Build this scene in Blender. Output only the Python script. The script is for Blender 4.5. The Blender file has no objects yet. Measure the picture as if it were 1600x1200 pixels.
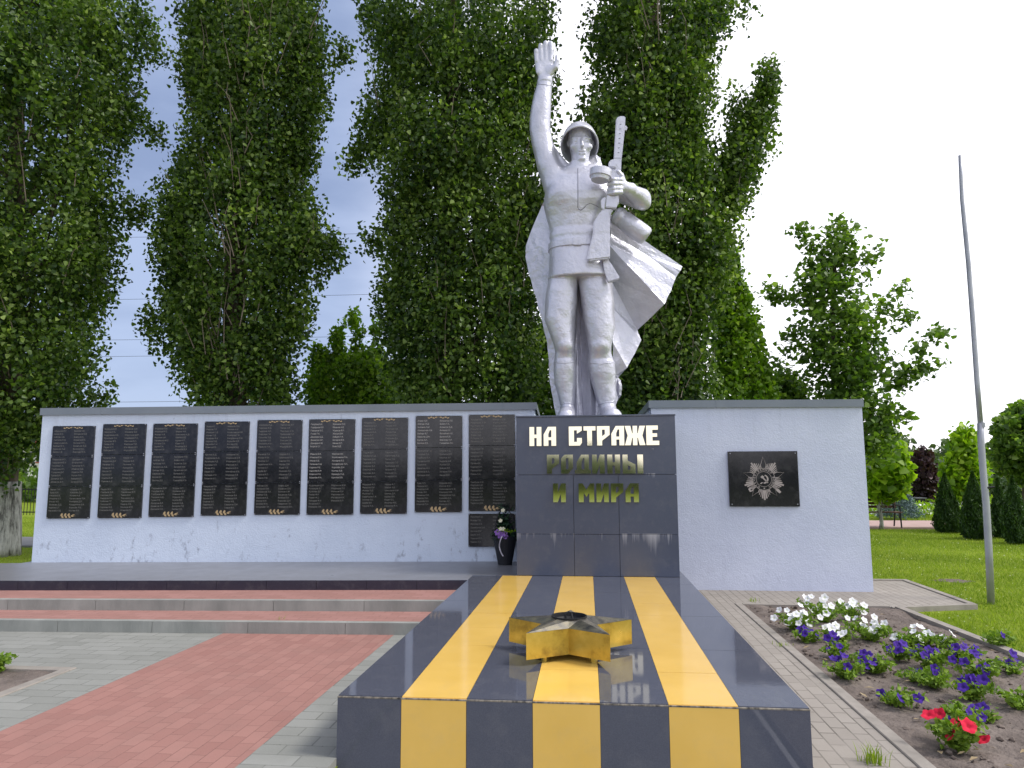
import bpy, bmesh, math, random
import numpy as np
from mathutils import Vector, Matrix
from mathutils.bvhtree import BVHTree
R = math.radians
col = bpy.context.scene.collection
sc = bpy.context.scene

# ------------------------------------------------------------------ camera
FOC, PT, YW, RL = 1131.56, .1227, .1028, -.004
CAM = np.array([.0054, -9.1788, 1.6])
_r = np.array([math.cos(YW), math.sin(YW), 0])
_f = np.array([-math.sin(YW)*math.cos(PT), math.cos(YW)*math.cos(PT), math.sin(PT)])
_u = np.cross(_r, _f)
R2 = _r*math.cos(RL)+_u*math.sin(RL); U2 = -_r*math.sin(RL)+_u*math.cos(RL)
cd = bpy.data.cameras.new('camera'); cam = bpy.data.objects.new('camera', cd); col.objects.link(cam)
cd.sensor_width = 36; cd.lens = FOC*36/1600; cd.clip_end = 2000; cd.clip_start = .05
m = Matrix(((R2[0], U2[0], -_f[0], CAM[0]), (R2[1], U2[1], -_f[1], CAM[1]), (R2[2], U2[2], -_f[2], CAM[2]), (0, 0, 0, 1)))
cam.matrix_world = m; sc.camera = cam

def ray(u, v): return _f+R2*((u-800)/FOC)-U2*((v-600)/FOC)
def py(u, v, y):
    """point of the vertical plane Y = y seen at pixel (u, v), and the metres per pixel there"""
    d = ray(u, v); t = (y-CAM[1])/d[1]
    return CAM+d*t, t/FOC
def P(u, v, y): return py(u, v, y)[0]
def G(u, v, z=0.0):
    d = ray(u, v); return CAM+d*((z-CAM[2])/d[2])

# ------------------------------------------------------------------ world, sun, exposure
EXPOSURE = 0.1
sc.view_settings.view_transform = 'Standard'; sc.view_settings.look = 'None'
sc.view_settings.exposure = EXPOSURE; sc.view_settings.gamma = 1
SUN_EL, SUN_AZ = 50, 98            # azimuth from +Y towards +X
w = bpy.data.worlds.new('World'); sc.world = w; w.use_nodes = True
nt = w.node_tree; nt.nodes.clear()
def N(t, typ, **kw):
    n = t.nodes.new(typ)
    for k, v in kw.items():
        if k.startswith('i_'):
            n.inputs[k[2:].replace('_', ' ')].default_value = v
        else: setattr(n, k, v)
    return n
L = nt.links.new
sky = N(nt, 'ShaderNodeTexSky'); sky.sky_type = 'NISHITA'; sky.sun_disc = False
sky.sun_elevation = R(SUN_EL); sky.sun_rotation = R(SUN_AZ)
out = N(nt, 'ShaderNodeOutputWorld'); bg = N(nt, 'ShaderNodeBackground'); L(bg.outputs[0], out.inputs[0])
tc = N(nt, 'ShaderNodeTexCoord'); sep = N(nt, 'ShaderNodeSeparateXYZ'); L(tc.outputs['Generated'], sep.inputs[0])
def M(t, op, a, b=None, c=None, clamp=False):
    n = t.nodes.new('ShaderNodeMath'); n.operation = op; n.use_clamp = clamp
    for i, q in enumerate((a, b, c)):
        if q is None: continue
        if isinstance(q, (int, float)): n.inputs[i].default_value = q
        else: t.links.new(q, n.inputs[i])
    return n.outputs[0]
x, y, z = sep.outputs
hyp = M(nt, 'SQRT', M(nt, 'ADD', M(nt, 'MULTIPLY', x, x), M(nt, 'ADD', M(nt, 'MULTIPLY', y, y), 1e-4)))
ax = M(nt, 'DIVIDE', x, hyp)
mp = N(nt, 'ShaderNodeMapping'); mp.inputs['Scale'].default_value = (1.3, 1.3, 4.0); L(tc.outputs['Generated'], mp.inputs[0])
nz = N(nt, 'ShaderNodeTexNoise'); nz.inputs['Scale'].default_value = 2.2; nz.inputs['Detail'].default_value = 6; nz.inputs['Roughness'].default_value = .5
L(mp.outputs[0], nz.inputs['Vector'])
nv = M(nt, 'SUBTRACT', nz.outputs['Fac'], .5)
tt = M(nt, 'ADD', ax, M(nt, 'MULTIPLY', nv, .12))
mr = N(nt, 'ShaderNodeMapRange'); mr.interpolation_type = 'SMOOTHSTEP'
mr.inputs['From Min'].default_value = -.36; mr.inputs['From Max'].default_value = .0
L(tt, mr.inputs['Value'])
# grey-blue cloud with soft lighter banks
cr = N(nt, 'ShaderNodeValToRGB'); e = cr.color_ramp.elements
e[0].position = .36; e[0].color = (.25, .32, .51, 1); e[1].position = .62; e[1].color = (.40, .485, .70, 1)
nadd = M(nt, 'ADD', nz.outputs['Fac'], M(nt, 'MULTIPLY', M(nt, 'SUBTRACT', .45, z), .28))
L(nadd, cr.inputs[0])
br = N(nt, 'ShaderNodeRGB'); br.outputs[0].default_value = (1.34, 1.32, 1.40, 1)
mx = N(nt, 'ShaderNodeMix'); mx.data_type = 'RGBA'; mx.clamp_factor = True
L(mr.outputs[0], mx.inputs['Factor']); L(cr.outputs[0], mx.inputs['A']); L(br.outputs[0], mx.inputs['B'])
rear = N(nt, 'ShaderNodeMapRange'); rear.interpolation_type = 'SMOOTHSTEP'; rear.inputs['From Min'].default_value = .35; rear.inputs['From Max'].default_value = -.6
rear.inputs['To Min'].default_value = 0; rear.inputs['To Max'].default_value = 1; L(M(nt, 'DIVIDE', y, hyp), rear.inputs['Value'])
el_ = N(nt, 'ShaderNodeMapRange'); el_.inputs['From Min'].default_value = .08; el_.inputs['From Max'].default_value = .3; L(z, el_.inputs['Value'])
rmix = N(nt, 'ShaderNodeMix'); rmix.data_type = 'RGBA'; L(M(nt, 'MULTIPLY', M(nt, 'MULTIPLY', rear.outputs[0], el_.outputs[0]), .8), rmix.inputs['Factor']); L(mx.outputs['Result'], rmix.inputs['A']); rmix.inputs['B'].default_value = (.80, .82, .95, 1)
mx = rmix
sm = N(nt, 'ShaderNodeMix'); sm.data_type = 'RGBA'; sm.blend_type = 'ADD'; sm.inputs['Factor'].default_value = .02
L(mx.outputs['Result'], sm.inputs['A']); L(sky.outputs[0], sm.inputs['B'])
L(sm.outputs['Result'], bg.inputs[0]); bg.inputs[1].default_value = 1.0

sl = bpy.data.lights.new('sun', 'SUN'); sl.energy = 2.4; sl.angle = R(14); sl.color = (1, .965, .91)
so = bpy.data.objects.new('sun', sl); col.objects.link(so)
sd = Vector((math.sin(R(SUN_AZ))*math.cos(R(SUN_EL)), math.cos(R(SUN_AZ))*math.cos(R(SUN_EL)), math.sin(R(SUN_EL))))
so.rotation_euler = sd.to_track_quat('Z', 'Y').to_euler(); so.location = (20, 0, 30)

# ------------------------------------------------------------------ materials
MATS = {}
def mat(name, base=(.5, .5, .5), rough=.6, metal=0., spec=.5, fn=None):
    if name in MATS: return MATS[name]
    mt = bpy.data.materials.new(name); mt.use_nodes = True; t = mt.node_tree
    b = t.nodes['Principled BSDF']
    b.inputs['Base Color'].default_value = (*base, 1); b.inputs['Roughness'].default_value = rough
    b.inputs['Metallic'].default_value = metal; b.inputs['Specular IOR Level'].default_value = spec
    if fn: fn(t, b)
    MATS[name] = mt; return mt
def objco(t, scale=(1, 1, 1), which='Object'):
    c = t.nodes.new('ShaderNodeTexCoord'); mp = t.nodes.new('ShaderNodeMapping')
    mp.inputs['Scale'].default_value = scale; t.links.new(c.outputs[which], mp.inputs[0]); return mp.outputs[0]
def noise(t, vec, scale, detail=4, rough=.55):
    n = t.nodes.new('ShaderNodeTexNoise'); n.inputs['Scale'].default_value = scale
    n.inputs['Detail'].default_value = detail; n.inputs['Roughness'].default_value = rough
    t.links.new(vec, n.inputs['Vector']); return n.outputs['Fac']
def ramp(t, fac, stops):
    n = t.nodes.new('ShaderNodeValToRGB'); els = n.color_ramp.elements
    while len(els) < len(stops): els.new(.5)
    for el, (p, c) in zip(els, stops): el.position = p; el.color = (*c, 1) if len(c) == 3 else c
    t.links.new(fac, n.inputs[0]); return n.outputs[0]
def mixc(t, fac, a, b, mode='MIX'):
    n = t.nodes.new('ShaderNodeMix'); n.data_type = 'RGBA'; n.blend_type = mode; n.clamp_factor = True
    for nm, q in (('Factor', fac), ('A', a), ('B', b)):
        if isinstance(q, tuple): n.inputs[nm].default_value = (*q, 1) if len(q) == 3 else q
        elif isinstance(q, (int, float)): n.inputs[nm].default_value = q
        else: t.links.new(q, n.inputs[nm])
    return n.outputs['Result']
def bump(t, b, h, strength=.3, dist=.01):
    n = t.nodes.new('ShaderNodeBump'); n.inputs['Strength'].default_value = strength; n.inputs['Distance'].default_value = dist
    t.links.new(h, n.inputs['Height']); t.links.new(n.outputs[0], b.inputs['Normal'])
def varied(c1, c2, scale, bs=.2, bd=.01, bscale=None, rv=None, sc3=(1, 1, 1)):
    def fn(t, b):
        v = objco(t, sc3); f = noise(t, v, scale, 6)
        t.links.new(ramp(t, f, [(.3, c1), (.7, c2)]), b.inputs['Base Color'])
        if bs: bump(t, b, noise(t, v, bscale or scale*4, 4), bs, bd)
        if rv:
            r = t.nodes.new('ShaderNodeMapRange'); r.inputs['To Min'].default_value = rv[0]; r.inputs['To Max'].default_value = rv[1]
            t.links.new(f, r.inputs['Value']); t.links.new(r.outputs[0], b.inputs['Roughness'])
    return fn

def f_plaster(t, b, scuff=.75, c1=(.61, .685, .81), c2=(.69, .765, .885)):
    v = objco(t)
    f = noise(t, v, 1.3, 5)
    c = ramp(t, f, [(.3, c1), (.7, c2)])
    # dark scuffs, mostly low on the wall
    s = noise(t, objco(t, (1, 1, .5)), 9, 8, .7)
    g = t.nodes.new('ShaderNodeSeparateXYZ'); t.links.new(objco(t), g.inputs[0])
    lo = t.nodes.new('ShaderNodeMapRange'); lo.inputs['From Min'].default_value = 1.2; lo.inputs['From Max'].default_value = .2
    lo.inputs['To Min'].default_value = 0; lo.inputs['To Max'].default_value = .10; t.links.new(g.outputs[2], lo.inputs['Value'])
    sf = M(t, 'ADD', s, lo.outputs[0]); s2 = M(t, 'MULTIPLY', M(t, 'SUBTRACT', sf, .62, clamp=True), 7.0, clamp=True)
    p = noise(t, v, 2.1, 3); s3 = M(t, 'MULTIPLY', s2, M(t, 'MULTIPLY', M(t, 'SUBTRACT', p, .40, clamp=True), 6.0, clamp=True))
    c = mixc(t, M(t, 'MULTIPLY', s3, scuff), c, (.17, .18, .23))
    # faint grey runs below the coping
    rn = noise(t, objco(t, (7, 7, .22)), 1.5, 6, .7); hi = t.nodes.new('ShaderNodeMapRange'); hi.inputs['From Min'].default_value = 1.7; hi.inputs['From Max'].default_value = 2.55; t.links.new(g.outputs[2], hi.inputs['Value'])
    rr_ = M(t, 'MULTIPLY', M(t, 'MULTIPLY', M(t, 'SUBTRACT', rn, .52, clamp=True), 4., clamp=True), hi.outputs[0])
    c = mixc(t, M(t, 'MULTIPLY', rr_, .35), c, (.36, .38, .45))
    sp = noise(t, v, 130, 2); sp = M(t, 'MULTIPLY', M(t, 'SUBTRACT', sp, .66, clamp=True), 5., clamp=True)
    c = mixc(t, M(t, 'MULTIPLY', sp, .35), c, (.28, .3, .38))
    t.links.new(c, b.inputs['Base Color'])
    bump(t, b, M(t, 'ADD', noise(t, v, 55, 3, .6), M(t, 'MULTIPLY', noise(t, v, 9, 3), .8)), .55, .012)
m_plaster = mat('rough_lavender_white_plaster', rough=.9, spec=.2, fn=f_plaster)
m_plaster2 = mat('rough_lavender_plaster', rough=.9, spec=.2, fn=lambda t, b: f_plaster(t, b, .12, (.60, .645, .785), (.675, .72, .855)))
m_flash = mat('grey_sheet_metal', rough=.45, spec=.5, fn=varied((.17, .20, .235), (.22, .25, .285), 1.5, .1, .01))

def granite(lo, hi, rough=.1, streak=None):
    def fn(t, b):
        v = objco(t); f = noise(t, v, 260, 2, .6); big = noise(t, v, 1.1, 5)
        c = ramp(t, f, [(.35, lo), (.7, hi)])
        c = mixc(t, M(t, 'MULTIPLY', big, .35), c, tuple(q*1.5 for q in hi))
        r = t.nodes.new('ShaderNodeMapRange'); r.inputs['To Min'].default_value = rough*.7; r.inputs['To Max'].default_value = rough*1.7
        t.links.new(noise(t, v, 3.1, 6, .65), r.inputs['Value'])
        if streak:
            # white mineral streaks running down from the joints at these heights
            g = t.nodes.new('ShaderNodeSeparateXYZ'); t.links.new(objco(t), g.inputs[0])
            vv = noise(t, objco(t, (26, 26, .35)), 1, 5, .75); patch = noise(t, objco(t, (1, 1, .05)), 2.3, 3)
            tot = None
            for (z0, ln, th) in streak:
                dz = M(t, 'SUBTRACT', z0, g.outputs[2])                 # distance below joint
                on = M(t, 'GREATER_THAN', dz, -.004)
                fall = M(t, 'SUBTRACT', 1., M(t, 'DIVIDE', dz, ln), clamp=True)
                amt = M(t, 'MULTIPLY', on, M(t, 'MULTIPLY', M(t, 'SUBTRACT', M(t, 'ADD', M(t, 'MULTIPLY', fall, .22), M(t, 'MULTIPLY', patch, .75)), M(t, 'SUBTRACT', th, M(t, 'MULTIPLY', vv, .55)), clamp=True), 8., clamp=True))
                amt = M(t, 'MULTIPLY', amt, fall)
                tot = amt if tot is None else M(t, 'MAXIMUM', tot, amt)
            c = mixc(t, M(t, 'MULTIPLY', tot, .75), c, (.45, .46, .5))
            t.links.new(M(t, 'ADD', r.outputs[0], M(t, 'MULTIPLY', tot, .5), clamp=True), b.inputs['Roughness'])
        else: t.links.new(r.outputs[0], b.inputs['Roughness'])
        du = M(t, 'MULTIPLY', M(t, 'SUBTRACT', noise(t, objco(t, (1, .6, 1)), 7, 8, .7), .5, clamp=True), 2.2, clamp=True)
        c = mixc(t, M(t, 'MULTIPLY', du, .22), c, (.30, .29, .28))
        t.links.new(c, b.inputs['Base Color'])
        bump(t, b, noise(t, v, 2.6, 3), .03, .02)
    return fn
m_ped = mat('pedestal_granite', spec=.5, fn=granite((.046, .057, .092), (.078, .092, .138), .20, [(1.59, .15, .98), (.852, .36, .86), (1.9, .10, 1.05)]))
m_slab = mat('platform_granite', spec=.5, fn=granite((.060, .066, .090), (.092, .099, .128), .045))
m_plaq = mat('black_plaque_granite', spec=.5, fn=granite((.005, .005, .009), (.014, .014, .02), .09))
m_terr = mat('terrace_granite', spec=.5, fn=granite((.15, .15, .162), (.21, .21, .225), .28))
m_riser = mat('dark_riser_granite', spec=.5, fn=granite((.016, .016, .03), (.035, .035, .055), .2))
def f_yellow(t, b):
    v = objco(t); c = ramp(t, noise(t, v, 2.5, 5), [(.3, (.78, .49, .10)), (.7, (.85, .545, .13))])
    sp = M(t, 'MULTIPLY', M(t, 'SUBTRACT', noise(t, v, 60, 3), .68, clamp=True), 4., clamp=True)
    du = M(t, 'MULTIPLY', M(t, 'SUBTRACT', noise(t, objco(t, (1, .6, 1)), 7, 8, .7), .5, clamp=True), 2.2, clamp=True)
    c = mixc(t, M(t, 'MULTIPLY', du, .25), c, (.50, .40, .24)); c = mixc(t, M(t, 'MULTIPLY', sp, .4), c, (.3, .18, .05)); t.links.new(c, b.inputs['Base Color'])
    r = t.nodes.new('ShaderNodeMapRange'); r.inputs['To Min'].default_value = .06; r.inputs['To Max'].default_value = .16
    t.links.new(noise(t, v, 4, 6), r.inputs['Value']); t.links.new(r.outputs[0], b.inputs['Roughness'])
m_yel = mat('yellow_glazed_stone', spec=.45, fn=f_yellow)
m_grout = mat('light_grout', (.25, .24, .23), .8)
m_grout_dark = mat('dark_grout', (.045, .045, .05), .8)
m_gold = mat('mirror_gold', (.84, .78, .60), .06, 1.0)
m_gold_edge = mat('gold_letter_edge', (.55, .45, .28), .35, .9)
def f_silver(t, b):
    v = objco(t)
    c = ramp(t, noise(t, v, 2.3, 5), [(.25, (.53, .53, .60)), (.75, (.69, .69, .765))])
    d = M(t, 'MULTIPLY', M(t, 'SUBTRACT', noise(t, objco(t, (1, 1, .4)), 11, 8, .72), .60, clamp=True), 4., clamp=True)
    c = mixc(t, M(t, 'MULTIPLY', d, .5), c, (.27, .27, .33)); t.links.new(c, b.inputs['Base Color'])
    r = t.nodes.new('ShaderNodeMapRange'); r.inputs['To Min'].default_value = .30; r.inputs['To Max'].default_value = .50
    t.links.new(noise(t, v, 6, 4), r.inputs['Value']); t.links.new(r.outputs[0], b.inputs['Roughness'])
    h = M(t, 'ADD', noise(t, v, 11, 3, .5), M(t, 'MULTIPLY', noise(t, v, 34, 2, .5), .3))
    bump(t, b, h, .5, .026)
m_silver = mat('silver_painted_concrete', rough=.42, metal=.5, spec=.5, fn=f_silver)
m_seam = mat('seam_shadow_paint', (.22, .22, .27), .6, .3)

def f_brass(t, b):
    v = objco(t); f = noise(t, v, 5, 6, .65)
    c = ramp(t, f, [(.33, (.26, .17, .035)), (.5, (.56, .40, .07)), (.75, (.72, .54, .12))])
    t.links.new(c, b.inputs['Base Color'])
    r = t.nodes.new('ShaderNodeMapRange'); r.inputs['To Min'].default_value = .45; r.inputs['To Max'].default_value = .2
    t.links.new(f, r.inputs['Value']); t.links.new(r.outputs[0], b.inputs['Roughness'])
    bump(t, b, noise(t, v, 12, 3), .15, .01)
m_brass = mat('gold_painted_metal', rough=.3, metal=.8, fn=f_brass)
def f_tarn(t, b):
    v = objco(t); f = noise(t, v, 7, 6, .7)
    t.links.new(ramp(t, f, [(.33, (.10, .10, .105)), (.5, (.34, .31, .25)), (.7, (.62, .53, .32))]), b.inputs['Base Color'])
m_tarn = mat('tarnished_star_top', rough=.28, metal=.85, fn=f_tarn)
m_soot = mat('sooty_burner', (.012, .012, .014), .6, .3)
m_red = None
def brickfn(c1, c2, mort, bw, bh, off=.5, rot=0, big=None, mott=.4, ms=.006, grime=(.1, .1, .09)):
    def fn(t, b):
        c = t.nodes.new('ShaderNodeTexCoord'); mp = t.nodes.new('ShaderNodeMapping'); mp.inputs['Rotation'].default_value = (0, 0, rot)
        t.links.new(c.outputs['Object'], mp.inputs[0])
        br = t.nodes.new('ShaderNodeTexBrick'); br.offset = off; br.inputs['Scale'].default_value = 1
        br.inputs['Color1'].default_value = (*c1, 1); br.inputs['Color2'].default_value = (*c2, 1); br.inputs['Mortar'].default_value = (*mort, 1)
        br.inputs['Mortar Size'].default_value = ms; br.inputs['Mortar Smooth'].default_value = .3; br.inputs['Brick Width'].default_value = bw; br.inputs['Row Height'].default_value = bh
        t.links.new(mp.outputs[0], br.inputs['Vector'])
        # moss and dirt make some joints dark and others faint
        jn = ramp(t, noise(t, mp.outputs[0], 1.7, 4), [(.35, tuple(q*.9 for q in c1)), (.6, mort)])
        t.links.new(jn, br.inputs['Mortar'])
        g = noise(t, mp.outputs[0], 3.0, 8, .65); g2 = noise(t, mp.outputs[0], 90, 3)
        cc = mixc(t, M(t, 'MULTIPLY', M(t, 'SUBTRACT', g, .45, clamp=True), 1.6, clamp=True), br.outputs['Color'], grime)
        cc = mixc(t, M(t, 'MULTIPLY', g2, mott), cc, tuple(min(1, q*1.25) for q in c2))
        st = noise(t, mp.outputs[0], 21, 5, .7); st = M(t, 'MULTIPLY', M(t, 'SUBTRACT', st, .68, clamp=True), 5, clamp=True)
        cc = mixc(t, M(t, 'MULTIPLY', st, .35), cc, (.45, .42, .38))
        dk = noise(t, mp.outputs[0], 37, 3, .6); dk = M(t, 'MULTIPLY', M(t, 'MULTIPLY', M(t, 'SUBTRACT', dk, .62, clamp=True), 9, clamp=True), br.outputs['Fac'])
        cc = mixc(t, M(t, 'MULTIPLY', dk, .9), cc, (.03, .025, .02))
        bs = noise(t, mp.outputs[0], .55, 4, .6); cc = mixc(t, M(t, 'MULTIPLY', bs, .35), cc, tuple(q*.72 for q in c1))
        t.links.new(cc, b.inputs['Base Color'])
        h = M(t, 'SUBTRACT', M(t, 'MULTIPLY', noise(t, mp.outputs[0], 60, 3), .25), br.outputs['Fac'])
        bump(t, b, h, .5, .006)
    return fn
m_pgrey = mat('grey_paver', rough=.85, spec=.25, fn=brickfn((.245, .247, .222), (.315, .315, .288), (.10, .10, .085), .30, .15, ms=.005, grime=(.17, .175, .15)))
m_pright = mat('beige_paver', rough=.85, spec=.25, fn=brickfn((.30, .27, .235), (.355, .32, .28), (.06, .05, .04), .20, .1, rot=R(90), grime=(.24, .21, .18)))
m_pred = mat('red_paver', rough=.85, spec=.25, fn=brickfn((.315, .155, .13), (.40, .21, .175), (.20, .11, .09), .20, .1, rot=R(90), ms=.0035, grime=(.25, .155, .13)))
m_pred2 = mat('red_step_paver', rough=.85, spec=.25, fn=brickfn((.34, .175, .145), (.41, .22, .19), (.17, .10, .085), .20, .1, ms=.004, grime=(.25, .15, .125)))
m_conc = mat('concrete_kerb', rough=.9, spec=.2, fn=varied((.26, .235, .205), (.36, .325, .285), 7, .4, .006, 60))
m_conc2 = mat('step_kerb_concrete', rough=.9, spec=.2, fn=varied((.24, .25, .23), (.36, .365, .335), 5, .4, .006, 50, sc3=(1, 1, .35)))
m_soil = mat('dark_soil', rough=1, spec=.1, fn=varied((.12, .098, .085), (.24, .20, .175), 4, .9, .03, 22))
m_clod = mat('soil_clod', rough=1, spec=.1, fn=varied((.10, .078, .066), (.22, .18, .155), 12, .5, .01, 60))
m_lawn = mat('lawn_ground', rough=1, spec=.1, fn=varied((.13, .19, .012), (.22, .28, .025), 1.2, .5, .03, 40))
m_tarmac = mat('grey_path', rough=.9, spec=.2, fn=varied((.17, .17, .17), (.24, .24, .24), 4, .3, .01, 60))
m_pink = mat('pink_path', rough=.9, spec=.2, fn=varied((.42, .29, .25), (.52, .37, .33), 3, .3, .01, 60))

def leafmat(name, dark, light, trans=.35, hi=None, rough=.45):
    """leaf colour runs from dark to light by the stored leaf tone, random plus painted light and shade"""
    mt = bpy.data.materials.new(name); mt.use_nodes = True; t = mt.node_tree; t.nodes.clear()
    o = t.nodes.new('ShaderNodeOutputMaterial'); a = t.nodes.new('ShaderNodeAttribute'); a.attribute_name = 'tone'
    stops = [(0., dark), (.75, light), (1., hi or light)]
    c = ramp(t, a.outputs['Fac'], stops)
    p = t.nodes.new('ShaderNodeBsdfPrincipled'); p.inputs['Roughness'].default_value = rough; p.inputs['Specular IOR Level'].default_value = .35
    t.links.new(c, p.inputs['Base Color'])
    tr = t.nodes.new('ShaderNodeBsdfTranslucent'); c2 = mixc(t, 1., c, (1.3, 1.5, .5), 'MULTIPLY'); t.links.new(c2, tr.inputs['Color'])
    mx = t.nodes.new('ShaderNodeMixShader'); mx.inputs[0].default_value = trans
    t.links.new(p.outputs[0], mx.inputs[1]); t.links.new(tr.outputs[0], mx.inputs[2]); t.links.new(mx.outputs[0], o.inputs[0])
    return mt
m_poplar = leafmat('poplar_leaf', (.020, .052, .012), (.135, .218, .034), .38, (.34, .44, .12), .38)
m_maple = leafmat('maple_leaf', (.05, .105, .02), (.15, .245, .04), .46, (.32, .44, .10))
m_bright = leafmat('bright_green_leaf', (.12, .23, .012), (.30, .45, .025), .45, (.46, .60, .05))
m_purple = leafmat('purple_leaf', (.032, .016, .022), (.072, .034, .042), .2, (.11, .055, .06))
m_thuja = leafmat('thuja_leaf', (.018, .050, .010), (.05, .11, .015), .15, (.09, .16, .022))
m_far = leafmat('far_leaf', (.06, .11, .04), (.13, .19, .07), .2, (.18, .25, .1))
m_grass = leafmat('grass_blade', (.125, .20, .012), (.27, .36, .025), .35, (.46, .52, .10), .6)
m_petleaf = leafmat('petunia_leaf', (.09, .17, .018), (.21, .33, .03), .3, (.36, .46, .08), .6)
def f_bark(t, b):
    v = objco(t, (1, 1, .18)); f = noise(t, v, 9, 6, .7)
    t.links.new(ramp(t, f, [(.3, (.05, .04, .03)), (.7, (.19, .155, .12))]), b.inputs['Base Color']); bump(t, b, f, .9, .05)
m_bark = mat('poplar_bark', rough=.95, spec=.15, fn=f_bark)
def f_white(t, b):
    v = objco(t, (1, 1, .22)); f = noise(t, v, 9, 8, .75)
    t.links.new(ramp(t, f, [(.40, (.12, .115, .11)), (.50, (.42, .41, .39)), (.6, (.62, .61, .59))]), b.inputs['Base Color']); bump(t, b, f, 1., .05)
m_wwash = mat('whitewashed_bark', rough=.95, spec=.15, fn=f_white)
m_steel = mat('galvanised_pole', rough=.5, metal=.5, fn=varied((.33, .34, .38), (.47, .48, .52), 3, .1, .004, 30))
m_wood = mat('bench_slat_wood', rough=.7, fn=varied((.09, .045, .03), (.16, .08, .055), 6, .3, .005, 40, sc3=(.3, 3, 3)))
m_iron = mat('black_iron', (.02, .02, .022), .5, .5)
m_blackpl = mat('black_plastic', (.012, .013, .018), .5)
m_ink = mat('engraved_lettering', (.17, .165, .15), .6)
m_ink2 = mat('engraved_lettering_fresh', (.42, .40, .37), .55)
m_orn = mat('gold_leaf_ornament', (.50, .36, .19), .45, .2)
m_engr = mat('emblem_engraving', (.44, .385, .36), .55)

# ------------------------------------------------------------------ helpers
def link(o, parent=None):
    col.objects.link(o)
    if parent is not None: o.parent = parent
    return o
def thing(name, label, cat, loc=(0, 0, 0), rz=0, group=None):
    o = bpy.data.objects.new(name, None); o.empty_display_size = .1; link(o)
    o.location = loc; o.rotation_euler = (0, 0, rz); o['label'] = label; o['category'] = cat
    if group: o['group'] = group
    return o
def tag(o, label, cat, group=None):
    o['label'] = label; o['category'] = cat
    if group: o['group'] = group
    return o
def local(o, parent):
    """the mesh was made in world coordinates: express it in the parent's frame"""
    if parent is not None:
        Mx = Matrix.LocRotScale(parent.location, parent.rotation_euler, None) if parent.parent is None else None
        if Mx is not None: o.data.transform(Mx.inverted())
def obj(name, bm, mtl, parent=None, smooth=False, world=True, kind=None):
    me = bpy.data.meshes.new(name); bm.to_mesh(me); bm.free()
    if not isinstance(mtl, (list, tuple)): mtl = [mtl]
    for q in mtl: me.materials.append(q)
    if smooth: me.polygons.foreach_set('use_smooth', [True]*len(me.polygons))
    o = bpy.data.objects.new(name, me); link(o, parent)
    if parent is not None and world: 
        root = parent
        while root.parent: root = root.parent
        o.data.transform(Matrix.LocRotScale(root.location, root.rotation_euler, None).inverted())
    if kind: o['kind'] = kind
    return o
def npobj(name, V, F, mtl, parent=None, smooth=False, tone=None, kind=None, world=True):
    V = np.asarray(V, np.float32); F = np.asarray(F, np.int32); k = F.shape[1]
    me = bpy.data.meshes.new(name); me.vertices.add(len(V)); me.vertices.foreach_set('co', V.ravel())
    me.loops.add(F.size); me.loops.foreach_set('vertex_index', F.ravel())
    me.polygons.add(len(F)); me.polygons.foreach_set('loop_start', np.arange(len(F), dtype=np.int32)*k)
    me.polygons.foreach_set('loop_total', np.full(len(F), k, np.int32))
    if smooth: me.polygons.foreach_set('use_smooth', np.ones(len(F), bool))
    if tone is not None:
        a = me.attributes.new('tone', 'FLOAT', 'POINT'); a.data.foreach_set('value', np.asarray(tone, np.float32))
    me.update(calc_edges=True)
    if not isinstance(mtl, (list, tuple)): mtl = [mtl]
    for q in mtl: me.materials.append(q)
    o = bpy.data.objects.new(name, me); link(o, parent)
    if parent is not None and world:
        root = parent
        while root.parent: root = root.parent
        me.transform(Matrix.LocRotScale(root.location, root.rotation_euler, None).inverted())
    if kind: o['kind'] = kind
    return o
def box(bm, x0, y0, z0, x1, y1, z1, mi=0, bev=0):
    vs = [bm.verts.new((x, y, z)) for z in (z0, z1) for y in (y0, y1) for x in (x0, x1)]
    fs = []
    for q in ((0, 2, 3, 1), (4, 5, 7, 6), (0, 1, 5, 4), (2, 6, 7, 3), (0, 4, 6, 2), (1, 3, 7, 5)):
        f = bm.faces.new([vs[i] for i in q]); f.material_index = mi; fs.append(f)
    if bev:
        es = list({e for f in fs for e in f.edges}); bmesh.ops.bevel(bm, geom=es, offset=bev, segments=1, affect='EDGES')
def prism(bm, pts, z0, z1, mi=0):
    """vertical prism over a horizontal outline"""
    a = [bm.verts.new((p[0], p[1], z0)) for p in pts]; b = [bm.verts.new((p[0], p[1], z1)) for p in pts]
    n = len(pts); fs = [bm.faces.new(b), bm.faces.new(a[::-1])]
    for i in range(n): fs.append(bm.faces.new((a[i], a[(i+1) % n], b[(i+1) % n], b[i])))
    for f in fs: f.material_index = mi
    bmesh.ops.recalc_face_normals(bm, faces=fs)
    return fs
def tube(bm, pts, rads, seg=8, cap=True):
    pts = [Vector(p) for p in pts]; rings = []
    for i, p in enumerate(pts):
        d = (pts[min(i+1, len(pts)-1)]-pts[max(i-1, 0)]).normalized()
        a = d.orthogonal().normalized() if i == 0 else (rings_a - d*rings_a.dot(d)).normalized()
        rings_a = a; b = d.cross(a); r = rads[i] if hasattr(rads, '__len__') else rads
        rings.append([bm.verts.new(p+(a*math.cos(2*math.pi*k/seg)+b*math.sin(2*math.pi*k/seg))*r) for k in range(seg)])
    for i in range(len(rings)-1):
        for k in range(seg): bm.faces.new((rings[i][k], rings[i][(k+1) % seg], rings[i+1][(k+1) % seg], rings[i+1][k]))
    if cap: bm.faces.new(rings[0][::-1]); bm.faces.new(rings[-1])
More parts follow.
